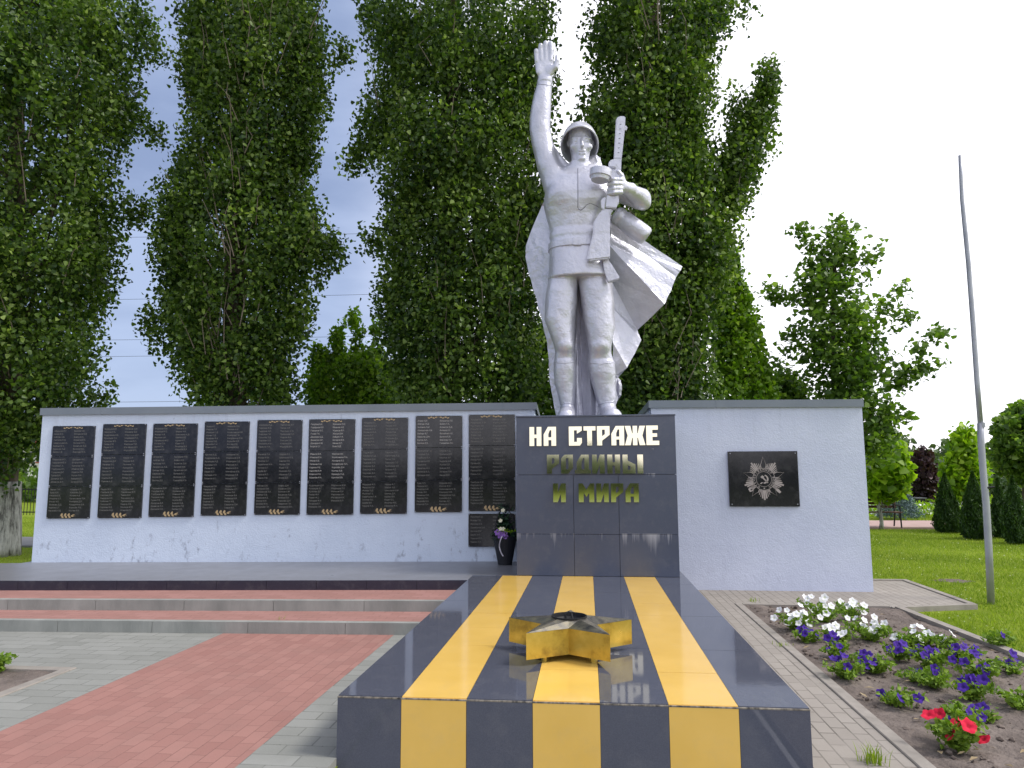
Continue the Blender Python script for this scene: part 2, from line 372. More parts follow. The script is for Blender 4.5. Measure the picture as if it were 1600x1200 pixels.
def sphere(bm, c, r, sub=1, sc=(1, 1, 1)):
    bmesh.ops.create_icosphere(bm, subdivisions=sub, radius=r, matrix=Matrix.Translation(c) @ Matrix.Diagonal((*sc, 1)))
def curve_mesh(loops, extrude=.0, bevel=0, closed=True, tubular=0):
    """flat outlines (with holes) in the XY plane -> mesh"""
    cu = bpy.data.curves.new('outline', 'CURVE'); cu.dimensions = '3D' if tubular else '2D'
    if not tubular: cu.fill_mode = 'BOTH'
    cu.extrude = extrude; cu.bevel_depth = tubular or bevel; cu.bevel_resolution = 0
    for lp in loops:
        s = cu.splines.new('POLY'); s.points.add(len(lp)-1)
        for q, p in zip(s.points, lp): q.co = (p[0], p[1], 0, 1)
        s.use_cyclic_u = closed
    o = bpy.data.objects.new('outline', cu); col.objects.link(o); dg = bpy.context.evaluated_depsgraph_get()
    me = bpy.data.meshes.new_from_object(o.evaluated_get(dg)); bpy.data.objects.remove(o); bpy.data.curves.remove(cu)
    return me
def text_mesh(body, size, align='LEFT', extrude=0, spacing=1.9, offset=0):
    cu = bpy.data.curves.new('txt', 'FONT'); cu.body = body; cu.size = size; cu.align_x = align; cu.extrude = extrude
    cu.space_line = spacing; cu.resolution_u = 2; cu.offset = offset
    o = bpy.data.objects.new('txt', cu); col.objects.link(o); dg = bpy.context.evaluated_depsgraph_get()
    me = bpy.data.meshes.new_from_object(o.evaluated_get(dg)); bpy.data.objects.remove(o); bpy.data.curves.remove(cu)
    return me
def add_mesh(bm, me, mx):
    me.transform(mx); bm.from_mesh(me); bpy.data.meshes.remove(me)

exec_order = []
ZT = .338
# ================================================================== GROUND AND PAVING
bm = bmesh.new()
xs_, ys_ = (-300, -1.43, 1.16, 300), (-360, -73.9, -64.91, 240)      # a gap where the platform front is set deeper than the lawn
for i in range(3):
    for j in range(3):
        if i == 1 and j == 1: continue
        bm.faces.new([bm.verts.new((x, y, 0)) for x, y in ((xs_[i], ys_[j]), (xs_[i+1], ys_[j]), (xs_[i+1], ys_[j+1]), (xs_[i], ys_[j+1]))])
lawn = obj('ground', bm, m_lawn, kind='structure'); lawn.location = (0, 60, -.045)

bm = bmesh.new()      # front plaza, grey pavers, around the red walk and the bed at the left
for (x0, y0, x1, y1) in ((-14, -3.30, -3.70, -1.2), (-4.26, -14, -3.70, -3.30), (-14, -14, -8.5, -3.30), (-20, -30, 20, -14.001), (-1.95, -14, -1.44, -.3), (-1.44, -14, 1.17, -4.97)):  # unseen rear strip added so the statue mirrors paving, not lawn
    zz = -.11 if x0 == -1.44 else 0
    box(bm, x0, y0, -.16, x1, y1, zz)
plaza = obj('plaza_paving', bm, m_pgrey, kind='structure')
bm = bmesh.new(); box(bm, -3.70, -14, -.05, -1.95, -1.2, .001); obj('red_walk', bm, m_pred, kind='structure')
bm = bmesh.new(); box(bm, 1.175, -14, -.05, 1.77, 1.6, 0)                       # right strip and the band round the wall
box(bm, 1.77, .19, -.05, 3.55, 2.3, .002); 
prism(bm, [(3.55, .08), (4.56, .37), (4.60, 2.30), (3.55, 2.30)], -.05, .003)
obj('side_paving', bm, m_pright, kind='structure')
bm = bmesh.new()
box(bm, 1.77, -14, -.05, 1.86, .19, .012, bev=.006)
prism(bm, [(1.86, .10), (1.86, .19), (3.55, .185), (3.55, .10)], -.05, .014)
prism(bm, [(3.55, .0), (3.55, .08), (4.56, .37), (4.64, .37), (4.64, .31)], -.05, .016)
prism(bm, [(4.56, .37), (4.64, .37), (4.68, 2.38), (4.60, 2.30)], -.05, .018)
prism(bm, [(4.60, 2.30), (4.68, 2.38), (3.4, 2.38), (3.4, 2.30)], -.05, .019)
prism(bm, [(3.57, .0), (3.66, .02), (3.80, -3.2), (3.71, -3.2)], -.05, .03)
obj('bed_kerb', bm, m_conc, kind='structure')
bm = bmesh.new(); rng = random.Random(3)
# bed soil: a gently lumpy sheet
def lumpy(x0, y0, x1, y1, nx, ny, h, seed):
    rs = np.random.RandomState(seed); X, Y = np.meshgrid(np.linspace(x0, x1, nx), np.linspace(y0, y1, ny))
    Z = np.zeros_like(X)
    for k in range(40):
        a, b, f = rs.uniform(0, 6.28), rs.uniform(0, 6.28), rs.uniform(3, 26)
        Z += np.sin(f*(X*math.cos(a)+Y*math.sin(a))+b)*h/f**.6
    Z += rs.normal(0, h*.25, Z.shape)
    V = np.stack([X.ravel(), Y.ravel(), Z.ravel()], 1); i = np.arange(nx*ny).reshape(ny, nx)
    F = np.stack([i[:-1, :-1].ravel(), i[:-1, 1:].ravel(), i[1:, 1:].ravel(), i[1:, :-1].ravel()], 1)
    return V, F
V, F = lumpy(1.86, -7, 3.72, .1, 150, 520, .008, 5); V[:, 2] -= .006
npobj('bed_soil', V, F, m_soil, smooth=True, kind='structure')
V, F = lumpy(-8.5, -14, -4.35, -3.38, 120, 300, .007, 6); V[:, 2] -= .015
npobj('left_bed_soil', V, F, m_soil, smooth=True, kind='structure')
bm = bmesh.new(); box(bm, -8.5, -3.39, -.05, -4.26, -3.30, .010, bev=.005); box(bm, -4.35, -14, -.05, -4.26, -3.391, .010, bev=.005)
obj('left_bed_kerb', bm, m_conc, kind='structure')

# steps and terrace (each front line is a little skewed, as in the place)
XL, XR = -13.0, -1.446
def fl(y0, s): return lambda x: y0+s*(x+2)
s1, s2, s3 = fl(-1.85, .045), fl(-1.23, .06), fl(-.47, .085)
def step(name, fa, fb, z0, z1, top, kerbmat):
    st = thing(name, {'lower_step': 'lower red-paved step with a light concrete kerb', 'upper_step': 'upper red-paved step with a concrete kerb below the dark terrace edge'}[name], 'step', (-6, fa(-6), 0))
    bm = bmesh.new(); k = .085; n = 13
    for i in range(n):      # kerb stones with hair joints
        a = XR-(i)*1.0-(.0 if i == 0 else .0); b = max(XL, a-1.0+.005)
        if a <= XL: break
        prism(bm, [(b, fa(b)), (a, fa(a)), (a, fa(a)+k), (b, fa(b)+k)], z0-.06, z1)
    obj('kerb', bm, kerbmat, st)
    bm = bmesh.new(); prism(bm, [(XL, fa(XL)+k+.002), (XR, fa(XR)+k+.002), (XR, fb(XR)+.05), (XL, fb(XL)+.05)], z0-.06, z1-.002)
    obj('tread', bm, top, st)
step('lower_step', s1, s2, 0, .115, m_pred2, m_conc2)
step('upper_step', s2, s3, .115, .226, m_pred2, m_conc2)
tr = thing('terrace', 'raised dark granite terrace in front of the long name wall', 'terrace', (-5, 0, 0))
bm = bmesh.new(); prism(bm, [(-8.20, .80), (-8.20, s3(-8.20)+.012), (XR, s3(XR)+.012), (XR, .002), (-.893, .002), (-.893, 3.2), (-8.20, 3.2)], -.05, ZT-.003)
obj('top_slabs', bm, m_terr, tr)
bm = bmesh.new(); xs = XR
i = 0
while xs > XL:
    b = max(xs-.60+.004, XL); y = s3
    prism(bm, [(b, y(b)-.004), (xs, y(xs)-.004), (xs, y(xs)+.0115), (b, y(b)+.0115)], .22, ZT-.001+.0005*(i % 2)); xs -= .60; i += 1
prism(bm, [(XL, s3(XL)-.01), (XL, s3(XL)+.0115), (-8.21, s3(-8.21)+.0115), (-8.21, s3(-8.21)-.01)], .05, ZT-.003)
obj('riser_tiles', bm, m_riser, tr)
bm = bmesh.new(); prism(bm, [(XL, s3(XL)+.0125), (-8.201, s3(-8.201)+.0125), (-8.201, .80), (XL, .0)], -.05, ZT-.004)
obj('terrace_end', bm, m_terr, tr)

# grass: many single blades
def blades(n, region, h, wdt, seed, name, label_kind='stuff', tone=(0, 1), zf=-.047, clump=0.):
    rs = np.random.RandomState(seed); pts = []
    while len(pts) < n:
        q = region(rs, n*2); pts = q if len(pts) == 0 else np.concatenate([pts, q])
    p = pts[:n]; n = len(p)
    ang = rs.uniform(0, 6.28, n); hh = h*rs.uniform(.5, 1.3, n); lean = rs.normal(0, .45, (n, 2))
    patch = .10*np.sin(p[:, 0]*.9+p[:, 1]*.5)*np.sin(p[:, 1]*.8)+(np.sin(p[:, 0]*1.7+np.sin(p[:, 1]*1.1)*2)+np.sin(p[:, 1]*2.3+p[:, 0]*.7))*.12
    d = np.stack([np.cos(ang), np.sin(ang), 0*ang], 1)*(wdt*rs.uniform(.6, 1.4, n))[:, None]
    base = np.stack([p[:, 0], p[:, 1], np.full(n, zf)], 1)
    tip = base+np.stack([lean[:, 0]*hh, lean[:, 1]*hh, hh], 1)
    V = np.stack([base-d, base+d, tip], 1).reshape(-1, 3); F = np.arange(3*n).reshape(-1, 3)
    tn = np.clip(rs.beta(2, 2.2, n)+patch, tone[0], tone[1])
    return npobj(name, V, F, m_grass, tone=np.repeat(tn, 3), kind='stuff')
def reg_right(rs, n):
    # dense near, thinner far
    y = .2-4.5+18.*rs.uniform(0, 1, n)**1.6; x = rs.uniform(3.0, 14, n)
    ok = ~((x < 4.68) & (y > .0) & (y < 2.38)) & ~((x < 3.75+.0*y) & (y < .35)) & ~((x < 4.62) & (y > 0) & (y < .36)) & (x < 4.2+(y+9.2)*.75) & (x > 3.2+(y > 2.2)*(y-2.2)*.12)
    ok &= ((x > 3.85) | (y > 2.4)) 
    ok &= y < 12.9
    pc = G(1490, 903); ok &= ((x-pc[0])**2+(y-pc[1])**2) > .2**2*(1+.5*np.sin(np.arctan2(y-pc[1], x-pc[0])*5))
    return np.stack([x, y], 1)[ok]
blades(150000, reg_right, .05, .0045, 11, 'lawn_grass')
def reg_left(rs, n):
    y = rs.uniform(1., 18, n); x = rs.uniform(-24, -8.3, n)
    ok = (x < -8.35) & (x > -10-(y+9.2)*.80) & ~((y > 6.5) & (y < 9.0))
    return np.stack([x, y], 1)[ok]
blades(40000, reg_left, .06, .006, 12, 'left_lawn_grass')
def reg_far(rs, n):
    y = rs.uniform(16, 40, n); x = rs.uniform(5, 34, n); ok = (x > 4+(y+9)*.25)
    return np.stack([x, y], 1)[ok]
blades(26000, reg_far, .13, .014, 13, 'far_meadow_grass')
bm = bmesh.new(); prism(bm, [(4.5, 12.95), (40, 14.2), (40, 17.3), (4.5, 16.0)], -.05, .01); obj('pink_path', bm, m_pink, kind='structure')
bm = bmesh.new(); prism(bm, [(-60, 6.7), (-8, 6.5), (-8, 8.7), (-60, 8.9)], -.05, .0); obj('grey_path', bm, m_tarmac, kind='structure')
# bare patch in the lawn
bm = bmesh.new(); c = G(1490, 903)
bmesh.ops.create_circle(bm, cap_ends=True, segments=14, radius=.22, matrix=Matrix.Translation((c[0], c[1], -.041)) @ Matrix.Diagonal((1.2, .9, 1, 1)))
for v in bm.verts: v.co.x += rng.uniform(-.06, .06); v.co.y += rng.uniform(-.05, .05)
obj('bare_soil_patch', bm, m_soil, kind='structure')
# small lumps, dry leaves on the bed
def scatter_small(n, rgn, rmin, rmax, mtl, name, seed, flat=1., zz=0.):
    rs = random.Random(seed); bm = bmesh.new()
    for i in range(n):
        x, y = rs.uniform(rgn[0], rgn[2]), rs.uniform(rgn[1], rgn[3]); r = rmin+(rmax-rmin)*rs.random()**3
        k = len(bm.verts); sphere(bm, (x, y, zz), r, 1, (1, rs.uniform(.6, 1.3), flat*rs.uniform(.5, .9)))
        bm.verts.ensure_lookup_table()
        for v in bm.verts[k:]: v.co += Vector((rs.uniform(-1, 1), rs.uniform(-1, 1), rs.uniform(-1, 1)))*r*.25
    o = obj(name, bm, mtl); o['kind'] = 'stuff'; return o
# clover heads and small pale weeds in the lawn
rsn = np.random.RandomState(41); q = reg_right(rsn, 9000)[:2600]; n = len(q); C = np.stack([q[:, 0], q[:, 1], np.full(n, .0)], 1)+rsn.normal(0, .008, (n, 3)); dd = rsn.normal(0, 1, (n, 3)); dd /= np.linalg.norm(dd, axis=1)[:, None]; ee = np.cross(dd, [0, 0, 1.]); ee /= np.linalg.norm(ee, axis=1)[:, None]
r_ = rsn.uniform(.005, .013, n)[:, None]; V = np.stack([C-dd*r_, C-ee*r_, C+dd*r_, C+ee*r_], 1).reshape(-1, 3)
m_clov = leafmat('pale_clover', (.40, .46, .16), (.62, .66, .40), .2, (.78, .78, .66)); npobj('lawn_clover', V, np.arange(4*n).reshape(-1, 4), m_clov, tone=np.repeat(rsn.uniform(0, 1, n), 4), kind='stuff')
scatter_small(900, (1.9, -5.4, 3.66, .05), .004, .028, m_clod, 'soil_clods', 8)
scatter_small(250, (-5.9, -5.4, -4.4, -3.45), .004, .02, m_clod, 'left_soil_clods', 9, zz=-.02)
m_dry = mat('dry_leaf', rough=.8, fn=varied((.24, .17, .08), (.42, .33, .2), 9, .2, .005))
bm = bmesh.new(); rs = random.Random(21)
for i in range(95):
    x, y = rs.uniform(1.92, 3.62), rs.uniform(-5.1, 0); a = rs.uniform(0, 6.28); l = rs.uniform(.015, .04); zz = .012
    d = Vector((math.cos(a), math.sin(a), 0)); e_ = Vector((-d.y, d.x, 0)); c = Vector((x, y, zz+rs.uniform(0, .01)))
    vs = [bm.verts.new(c-d*l), bm.verts.new(c+e_*l*.4+Vector((0, 0, .012))), bm.verts.new(c+d*l+Vector((0, 0, rs.uniform(0, .02)))), bm.verts.new(c-e_*l*.4+Vector((0, 0, .01)))]
    bm.faces.new(vs)
o = obj('dry_leaf_litter', bm, m_dry); o['kind'] = 'stuff'

# ================================================================== WALLS
def wall(name, label, a, b, h0, hL, hR, ret, over, ret_at):
    """front wall from a to b (seen left to right) with a return running back at one end"""
    a = Vector((*a, 0)); b = Vector((*b, 0)); d = (b-a).normalized(); n = Vector((-d.y, d.x, 0))   # n points away from the viewer
    wl = thing(name, label, 'wall', (a.x, a.y, 0))
    Lw = (b-a).length; T = .38
    bm = bmesh.new()
    def pt(s, q):
        p = a+d*s+n*min(q, T+.1)+(Vector((0, 1, 0))*.6+n*.4)*max(0, q-T-.1); return (p.x, p.y)
    if ret_at == 'end': outl = [(0, 0), (Lw, 0), (Lw, ret), (Lw-T, ret), (Lw-T, T), (0, T)]
    else: outl = [(0, 0), (Lw, 0), (Lw, T), (T, T), (T, ret), (0, ret)]
    pts = [pt(*q) for q in outl]
    av = [bm.verts.new((*p, h0)) for p in pts]; bv = [bm.verts.new((*p, hL+(hR-hL)*min(1, q[0]/Lw)-.002)) for p, q in zip(pts, outl)]
    nn = len(pts); fs = [bm.faces.new(bv), bm.faces.new(av[::-1])]+[bm.faces.new((av[i], av[(i+1) % nn], bv[(i+1) % nn], bv[i])) for i in range(nn)]
    bmesh.ops.recalc_face_normals(bm, faces=fs); bmesh.ops.triangulate(bm, faces=[f for f in bm.faces if len(f.verts) > 4])
    obj('rendered_wall', bm, m_plaster if ret_at == 'end' else m_plaster2, wl)
    # sheet metal coping, overhanging the face by a few centimetres, folded down 9 cm
    o_ = .035
    if ret_at == 'end': cut = [(-o_*over, -o_), (Lw+o_, -o_), (Lw+o_, ret+o_), (Lw-T-o_, ret+o_), (Lw-T-o_, T+o_), (-o_*over, T+o_)]
    else: cut = [(-o_, -o_), (Lw+o_*over, -o_), (Lw+o_*over, T+o_), (T+o_, T+o_), (T+o_, ret+o_), (-o_, ret+o_)]
    bm = bmesh.new(); pts = [pt(*q) for q in cut]; hh = [hL+(hR-hL)*min(1, max(0, q[0]/Lw)) for q in cut]
    av = [bm.verts.new((*p, h-.085)) for p, h in zip(pts, hh)]; bv = [bm.verts.new((*p, h+.02)) for p, h in zip(pts, hh)]
    fs = [bm.faces.new(bv)]+[bm.faces.new((av[i], av[(i+1) % nn], bv[(i+1) % nn], bv[i])) for i in range(nn)]
    bmesh.ops.recalc_face_normals(bm, faces=fs)
    # lap seams every 2 m
    cop = obj('metal_coping', bm, m_flash, wl)
    bm = bmesh.new(); s = .9
    while s < Lw-.3:
        p = a+d*s+n*(-o_-.003); q = p+d*.006; hz = hL+(hR-hL)*s/Lw
        vs = [bm.verts.new((p.x, p.y, hz-.087)), bm.verts.new((q.x, q.y, hz-.087)), bm.verts.new((q.x, q.y, hz+.021)), bm.verts.new((p.x, p.y, hz+.021))]; bm.faces.new(vs)
        r_ = bmesh.ops.extrude_face_region(bm, geom=bm.faces[-1:] if False else [bm.faces[:][-1]]); 
        for v in [g for g in r_['geom'] if isinstance(g, bmesh.types.BMVert)]: v.co += n*.05
        s += 2.0
    obj('coping_seams', bm, m_flash, wl)
    return wl, a, d, n
WA, WB = (-8.10, .862), (-.765, 1.50)
lw, la, ld, ln = wall('name_wall', 'long low pale lavender wall carrying the black name plaques', WA, WB, ZT-.05, 2.575, 2.62, 2.9, .6, 'end')
rw, ra, rd, rn = wall('emblem_wall', 'short pale lavender wall right of the pedestal with a star emblem plaque', (.92, 1.25), (3.79, 1.235), -.05, 2.60, 2.575, 2.9, .4, 'start')
def onwall(u, v, off=0.):
    d = ray(u, v); nn = np.array(ln); a0 = np.array(la)-nn*off
    p = CAM+d*(((a0-CAM)@nn)/(d@nn)); return float((p-a0)@np.array(ld)), float(p[2])
def wpt(s, z, off): p = la+ld*s-ln*off; return Vector((p.x, p.y, z))
WROT = math.atan2(ld.y, ld.x)

# ---- name plaques
SUR = ('Абрамов Агеев Алёхин Антонов Афанасьев Бабкин Баранов Белов Беляев Богданов Бойко Борисов Бычков Васильев Волков Воронин Гаврилов Герасимов Голубев Горбунов Горшков '
       'Гусев Данилов Денисов Дроздов Егоров Ермаков Ефимов Жданов Жуков Зайцев Захаров Зимин Зуев Иванов Игнатов Ильин Калинин Карпов Киселёв Климов Ковалёв Козлов Колесников '
       'Комаров Кондратьев Королёв Костин Кравцов Крылов Кудрявцев Кузнецов Кузьмин Лапин Ларин Лебедев Логинов Макаров Мартынов Медведев Мельник Миронов Михайлов Морозов Назаров '
       'Некрасов Никитин Новиков Носов Орлов Осипов Павлов Панов Петров Поляков Попов Романов Рыбаков Рябов Савельев Седов Семёнов Сергеев Сидоров Соболев Соколов Сорокин Степанов '
       'Тарасов Тимофеев Титов Ткаченко Третьяков Уваров Ульянов Устинов Фёдоров Филатов Фомин Фролов Харитонов Хохлов Царёв Чернов Чижов Шаров Шевченко Шилов Щукин Юдин Яковлев').split()
rs = random.Random(7)
def names(n, a0):
    o = []
    for i in range(n):
        o.append(f"{SUR[(a0+i) % len(SUR)]} {rs.choice('АБВГДИЕКЛМНПСФ')}.{rs.choice('АВГДИЕКМНПСФ')}.")
    return '\n'.join(o)
cols = [((81.3, 665.4), (148, 665.4), (73, 810.6), (139, 810.3), (713, 760)), ((160.2, 662.6), (227.8, 661.8), (152.2, 809.8), (220.4, 809.8), (710.5, 759.5)),
        ((239, 661.8), (308.7, 661.3), (231.7, 808), (301.3, 808), (709, 758)), ((319, 658.5), (389.8, 658), (313.6, 807), (383.8, 804.8), (705.5, 755)),
        ((401.4, 656.6), (471.2, 655.2), (397, 804.8), (469, 804.3), (705, 754)), ((482.5, 655.5), (555, 654), (478.7, 805), (551.7, 804), (704.5, 753.5)),
        ((565, 652.7), (637.5, 652), (562.5, 803.7), (635.7, 802.5), (702, 752)), ((649, 650), (721.7, 648.7), (648, 801), (722.5, 800), (699.5, 750)),
        ((731.7, 648), (804, 647), (732.5, 798.7), (806, 798.7), (696.5, 748.5))]
ORD = ['first', 'second', 'third', 'fourth', 'fifth', 'sixth', 'seventh', 'eighth', 'ninth']
def laurel(bm, cx, cz, wd, flip=1, leaves=6, thick=.0012):
    """little oak or laurel spray drawn with leaf outlines in the XY plane"""
    def leaf(px, pz, L_, W_, a, lay):
        pts = []
        for q in range(8):
            b = 2*math.pi*q/8; ex, ez = (math.cos(b)+1)*L_*.5, math.sin(b)*W_*.5*(1.15-.35*math.cos(b)); pts.append((px+ex*math.cos(a)-ez*math.sin(a), pz+ex*math.sin(a)+ez*math.cos(a)))
        bm.faces.new([bm.verts.new((q[0], q[1], lay*.0004)) for q in pts])
    if leaves > 4:
        for i in range(3):
            x_ = cx-wd*.42+i*wd*.23
            leaf(x_, cz-.006, wd*.21, wd*.12, R(68), i); leaf(x_+wd*.03, cz-.004, wd*.19, wd*.10, R(-38), i+3)
        leaf(cx+wd*.24, cz, wd*.26, wd*.06, R(20), 6); leaf(cx+wd*.22, cz-.002, wd*.2, wd*.05, R(-12), 7)
    else:
        for i in range(leaves):
            x_ = cx-wd*.5*flip+i*wd*.26*flip; leaf(x_, cz, wd*.26, wd*.11, R(18 if flip > 0 else 162)*(1 if i % 2 else -1)+(0 if flip > 0 or i % 2 else 0), i)
    st = [(cx-wd*.5, cz-.004), (cx+wd*.5, cz-.003), (cx+wd*.5, cz), (cx-wd*.5, cz-.001)]
    bm.faces.new([bm.verts.new((q[0], q[1], -.0002)) for q in st])
k0 = 0
def plaque(ci, ri, s0, s1, z0, z1, label, n, big=False):
    global k0
    wd, ht = s1-s0, z1-z0
    c = wpt(s0, z0, 0); p = thing('memorial_plaque', label, 'plaque', c, WROT, 'black granite name plaques on the long wall')
    bm = bmesh.new(); box(bm, .0015, -.030, .0015, wd-.0015, .002, ht-.0015, bev=.002); obj('stone', bm, m_plaq, p, world=False)
    top = ht-(.075 if ri == 0 else .045); bot = .075 if (ri == 2) else .02
    pitch = (top-bot)/n
    size = pitch/1.9*1.15; fr = ci in (5,)
    bm = bmesh.new()
    for cx in (.03, wd*.52):
        nn = n if not (ci == 5 and ri == 2 and cx > .1) else n-2
        me = text_mesh(names(nn, k0), .030, spacing=pitch/.030, offset=.0004); k0 += nn
        add_mesh(bm, me, Matrix.Translation((cx, -.0312, top-.012)) @ Matrix.Rotation(R(90), 4, 'X') @ Matrix.Diagonal((.98, 1, 1, 1)))
    obj('lettering', bm, m_ink2 if (ci, ri) in ((5, 1), (5, 0), (7, 0)) else m_ink, p, world=False)
    if ri in (0, 2):
        bm = bmesh.new()
        if ri == 2: laurel(bm, wd*.5, .042, wd*.36)
        else:
            laurel(bm, wd*.36, ht-.030, wd*.2, 1, 4); laurel(bm, wd*.62, ht-.030, wd*.2, -1, 4)
            for i in range(3): bm.faces.new([bm.verts.new((wd*.46+i*.018+q[0], ht-.026+q[1], 0)) for q in ((0, 0), (.01, .003), (.012, .008), (.002, .005))])
        for v in bm.verts: v.co = Vector((v.co.x, -.0312-v.co.z*2, v.co.y))
        obj('leaf_ornament', bm, m_orn, p, world=False)
    for (bx, bz) in ((.012, .012), (wd-.012, .012), (.012, ht-.012), (wd-.012, ht-.012)):
        bm = bmesh.new(); tube(bm, [(bx, -.030, bz), (bx, -.036, bz)], [.0075, .005], 8); obj('screw_cap', bm, m_steel, p, world=False)
for ci, (tl, tr_, bl, br_, sp) in enumerate(cols):
    c_ = [onwall(*q, off=.03) for q in (tl, tr_, bl, br_)]
    s0 = (c_[0][0]+c_[2][0])/2; s1 = (c_[1][0]+c_[3][0])/2; zt_ = (c_[0][1]+c_[1][1])/2; zb = (c_[2][1]+c_[3][1])/2
    if ci == 8: s1 = min(s1, 7.30)
    zz = [zt_, onwall(tl[0], sp[0], .03)[1], onwall(tl[0], sp[1], .03)[1], zb]
    for ri, nm in enumerate(('top', 'middle', 'bottom')):
        lab = f'{nm} black granite name plaque in the {ORD[ci]} column from the left' if ci < 8 else f'{nm} name plaque of the column touching the pedestal' if ri < 2 else 'name plaque with gold sprig directly above the lowest one by the pedestal'
        plaque(ci, ri, s0, s1, zz[ri+1], zz[ri], lab, 8)
    if ci == 8:
        z1_ = onwall(732, 802.5, .03)[1]; z0_ = onwall(732, 854.5, .03)[1]
        plaque(8, 3, s0, s1, z0_, z1_, 'lowest and greyest name plaque, half hidden by the flower basket', 8)

# ================================================================== PEDESTAL
pd = thing('statue_pedestal', 'dark granite pedestal with gold Cyrillic lettering under the soldier', 'pedestal', (.105, 0, 0))
PX0, PX1, PZ1, PY1 = -.8914, 1.1013, 2.305, 1.95
bm = bmesh.new(); box(bm, PX0+.022, .022, ZT-.3, PX1-.022, PY1-.02, PZ1-.02)
obj('core', bm, m_grout_dark, pd)
bm = bmesh.new(); g = .0022
zj = [ZT+.001, P(830, 834.5, 0)[2], P(830, 742, 0)[2], PZ1-.0]
xj = [PX0, P(897, 835, 0)[0], P(968, 835, 0)[0], PX1]
for i in range(3):
    for j in range(3):
        if i == 2 and j > 0: continue
        x0_, x1_ = (xj[j], xj[j+1]) if i < 2 else (PX0, PX1)
        box(bm, x0_+g, 0+.0008*((i+j) % 2), zj[i]+g, x1_-g, .0215, zj[i+1]-g, bev=.0015)
    for sx in (PX0, PX1):
        for yj in range(3):
            y0_, y1_ = .022+yj*.64, .022+(yj+1)*.64
            if sx < 0: box(bm, sx, y0_+g, zj[i]+g, sx+.0215, y1_-g, zj[i+1]-g)
            else: box(bm, sx-.0215, y0_+g, zj[i]+g, sx, y1_-g, zj[i+1]-g)
obj('granite_cladding', bm, m_ped, pd)
bm = bmesh.new(); box(bm, PX0-.006, -.006, PZ1+.001, PX1+.006, PY1, PZ1+.022, bev=.003); obj('top_slab', bm, m_ped, pd)

GL = {
 'Н': [[(0,0),(.4,0),(.4,.42),(.6,.42),(.6,0),(1,0),(1,1),(.6,1),(.6,.6),(.4,.6),(.4,1),(0,1)]],
 'А': [[(0,0),(.38,0),(.38,.3),(.62,.3),(.62,0),(1,0),(1,1),(.35,1),(0,.6)], [(.38,.45),(.62,.45),(.62,.82),(.5,.82),(.38,.62)]],
 'С': [[(0,0),(.85,0),(1,.15),(1,.4),(.62,.4),(.62,.2),(.4,.2),(.4,.8),(.62,.8),(.62,.62),(1,.78),(1,1),(0,1)]],
 'Т': [[(.3,0),(.7,0),(.7,.78),(1,.78),(1,1),(0,1),(0,.78),(.3,.78)]],
 'Р': [[(0,0),(.4,0),(.4,.25),(1,.55),(1,1),(0,1)], [(.4,.48),(.62,.58),(.62,.82),(.4,.82)]],
 'Ж': [[(0,0),(.28,0),(.36,.38),(.39,.38),(.39,0),(.61,0),(.61,.38),(.64,.38),(.72,0),(1,0),(.86,.5),(1,1),(.72,1),(.64,.62),(.61,.62),(.61,1),(.39,1),(.39,.62),(.36,.62),(.28,1),(0,1),(.14,.5)]],
 'Е': [[(0,0),(1,0),(1,.22),(.48,.22),(.48,.42),(.85,.42),(.85,.6),(.48,.6),(.48,.78),(.92,.78),(.92,1),(0,1)]],
 'О': [[(0,0),(.6,0),(1,.3),(1,1),(.3,1),(0,.8)], [(.4,.22),(.55,.22),(.62,.3),(.62,.82),(.4,.82)]],
 'Д': [[(0,0),(1,0),(1,.2),(.88,.2),(.88,1),(.4,1),(.12,.6),(.12,.2),(0,.2)], [(.42,.22),(.6,.22),(.6,.82),(.52,.82),(.42,.6)]],
 'И': [[(0,0),(.36,0),(.62,.48),(.62,0),(1,0),(1,1),(.64,1),(.38,.52),(.38,1),(0,1)]],
 'Ь': [[(0,0),(1,0),(1,.48),(.4,.68),(.4,1),(0,1)], [(.4,.2),(.62,.2),(.62,.38),(.4,.45)]],
 'I': [[(0,0),(1,0),(1,1),(0,1)]],
 'М': [[(0,0),(.32,0),(.32,.5),(.5,.28),(.68,.5),(.68,0),(1,0),(1,1),(.75,1),(.5,.66),(.25,1),(0,1)]]}
rows = [[('Н', 203, 282), ('А', 298, 380), ('С', 467, 552), ('Т', 566, 644), ('Р', 656, 738), ('А', 752, 835), ('Ж', 842, 976), ('Е', 986, 1068)],
        [('Р', 320, 400), ('О', 415, 493), ('Д', 507, 612), ('И', 623, 704), ('Н', 725, 808), ('Ы', 828, 962)],
        [('И', 362, 445), ('М', 533, 635), ('И', 652, 732), ('Р', 750, 830), ('А', 847, 933)]]
ys = [((116, 244), (105, 237)), ((302, 428), (300, 428)), ((494, 620), (493, 620))]
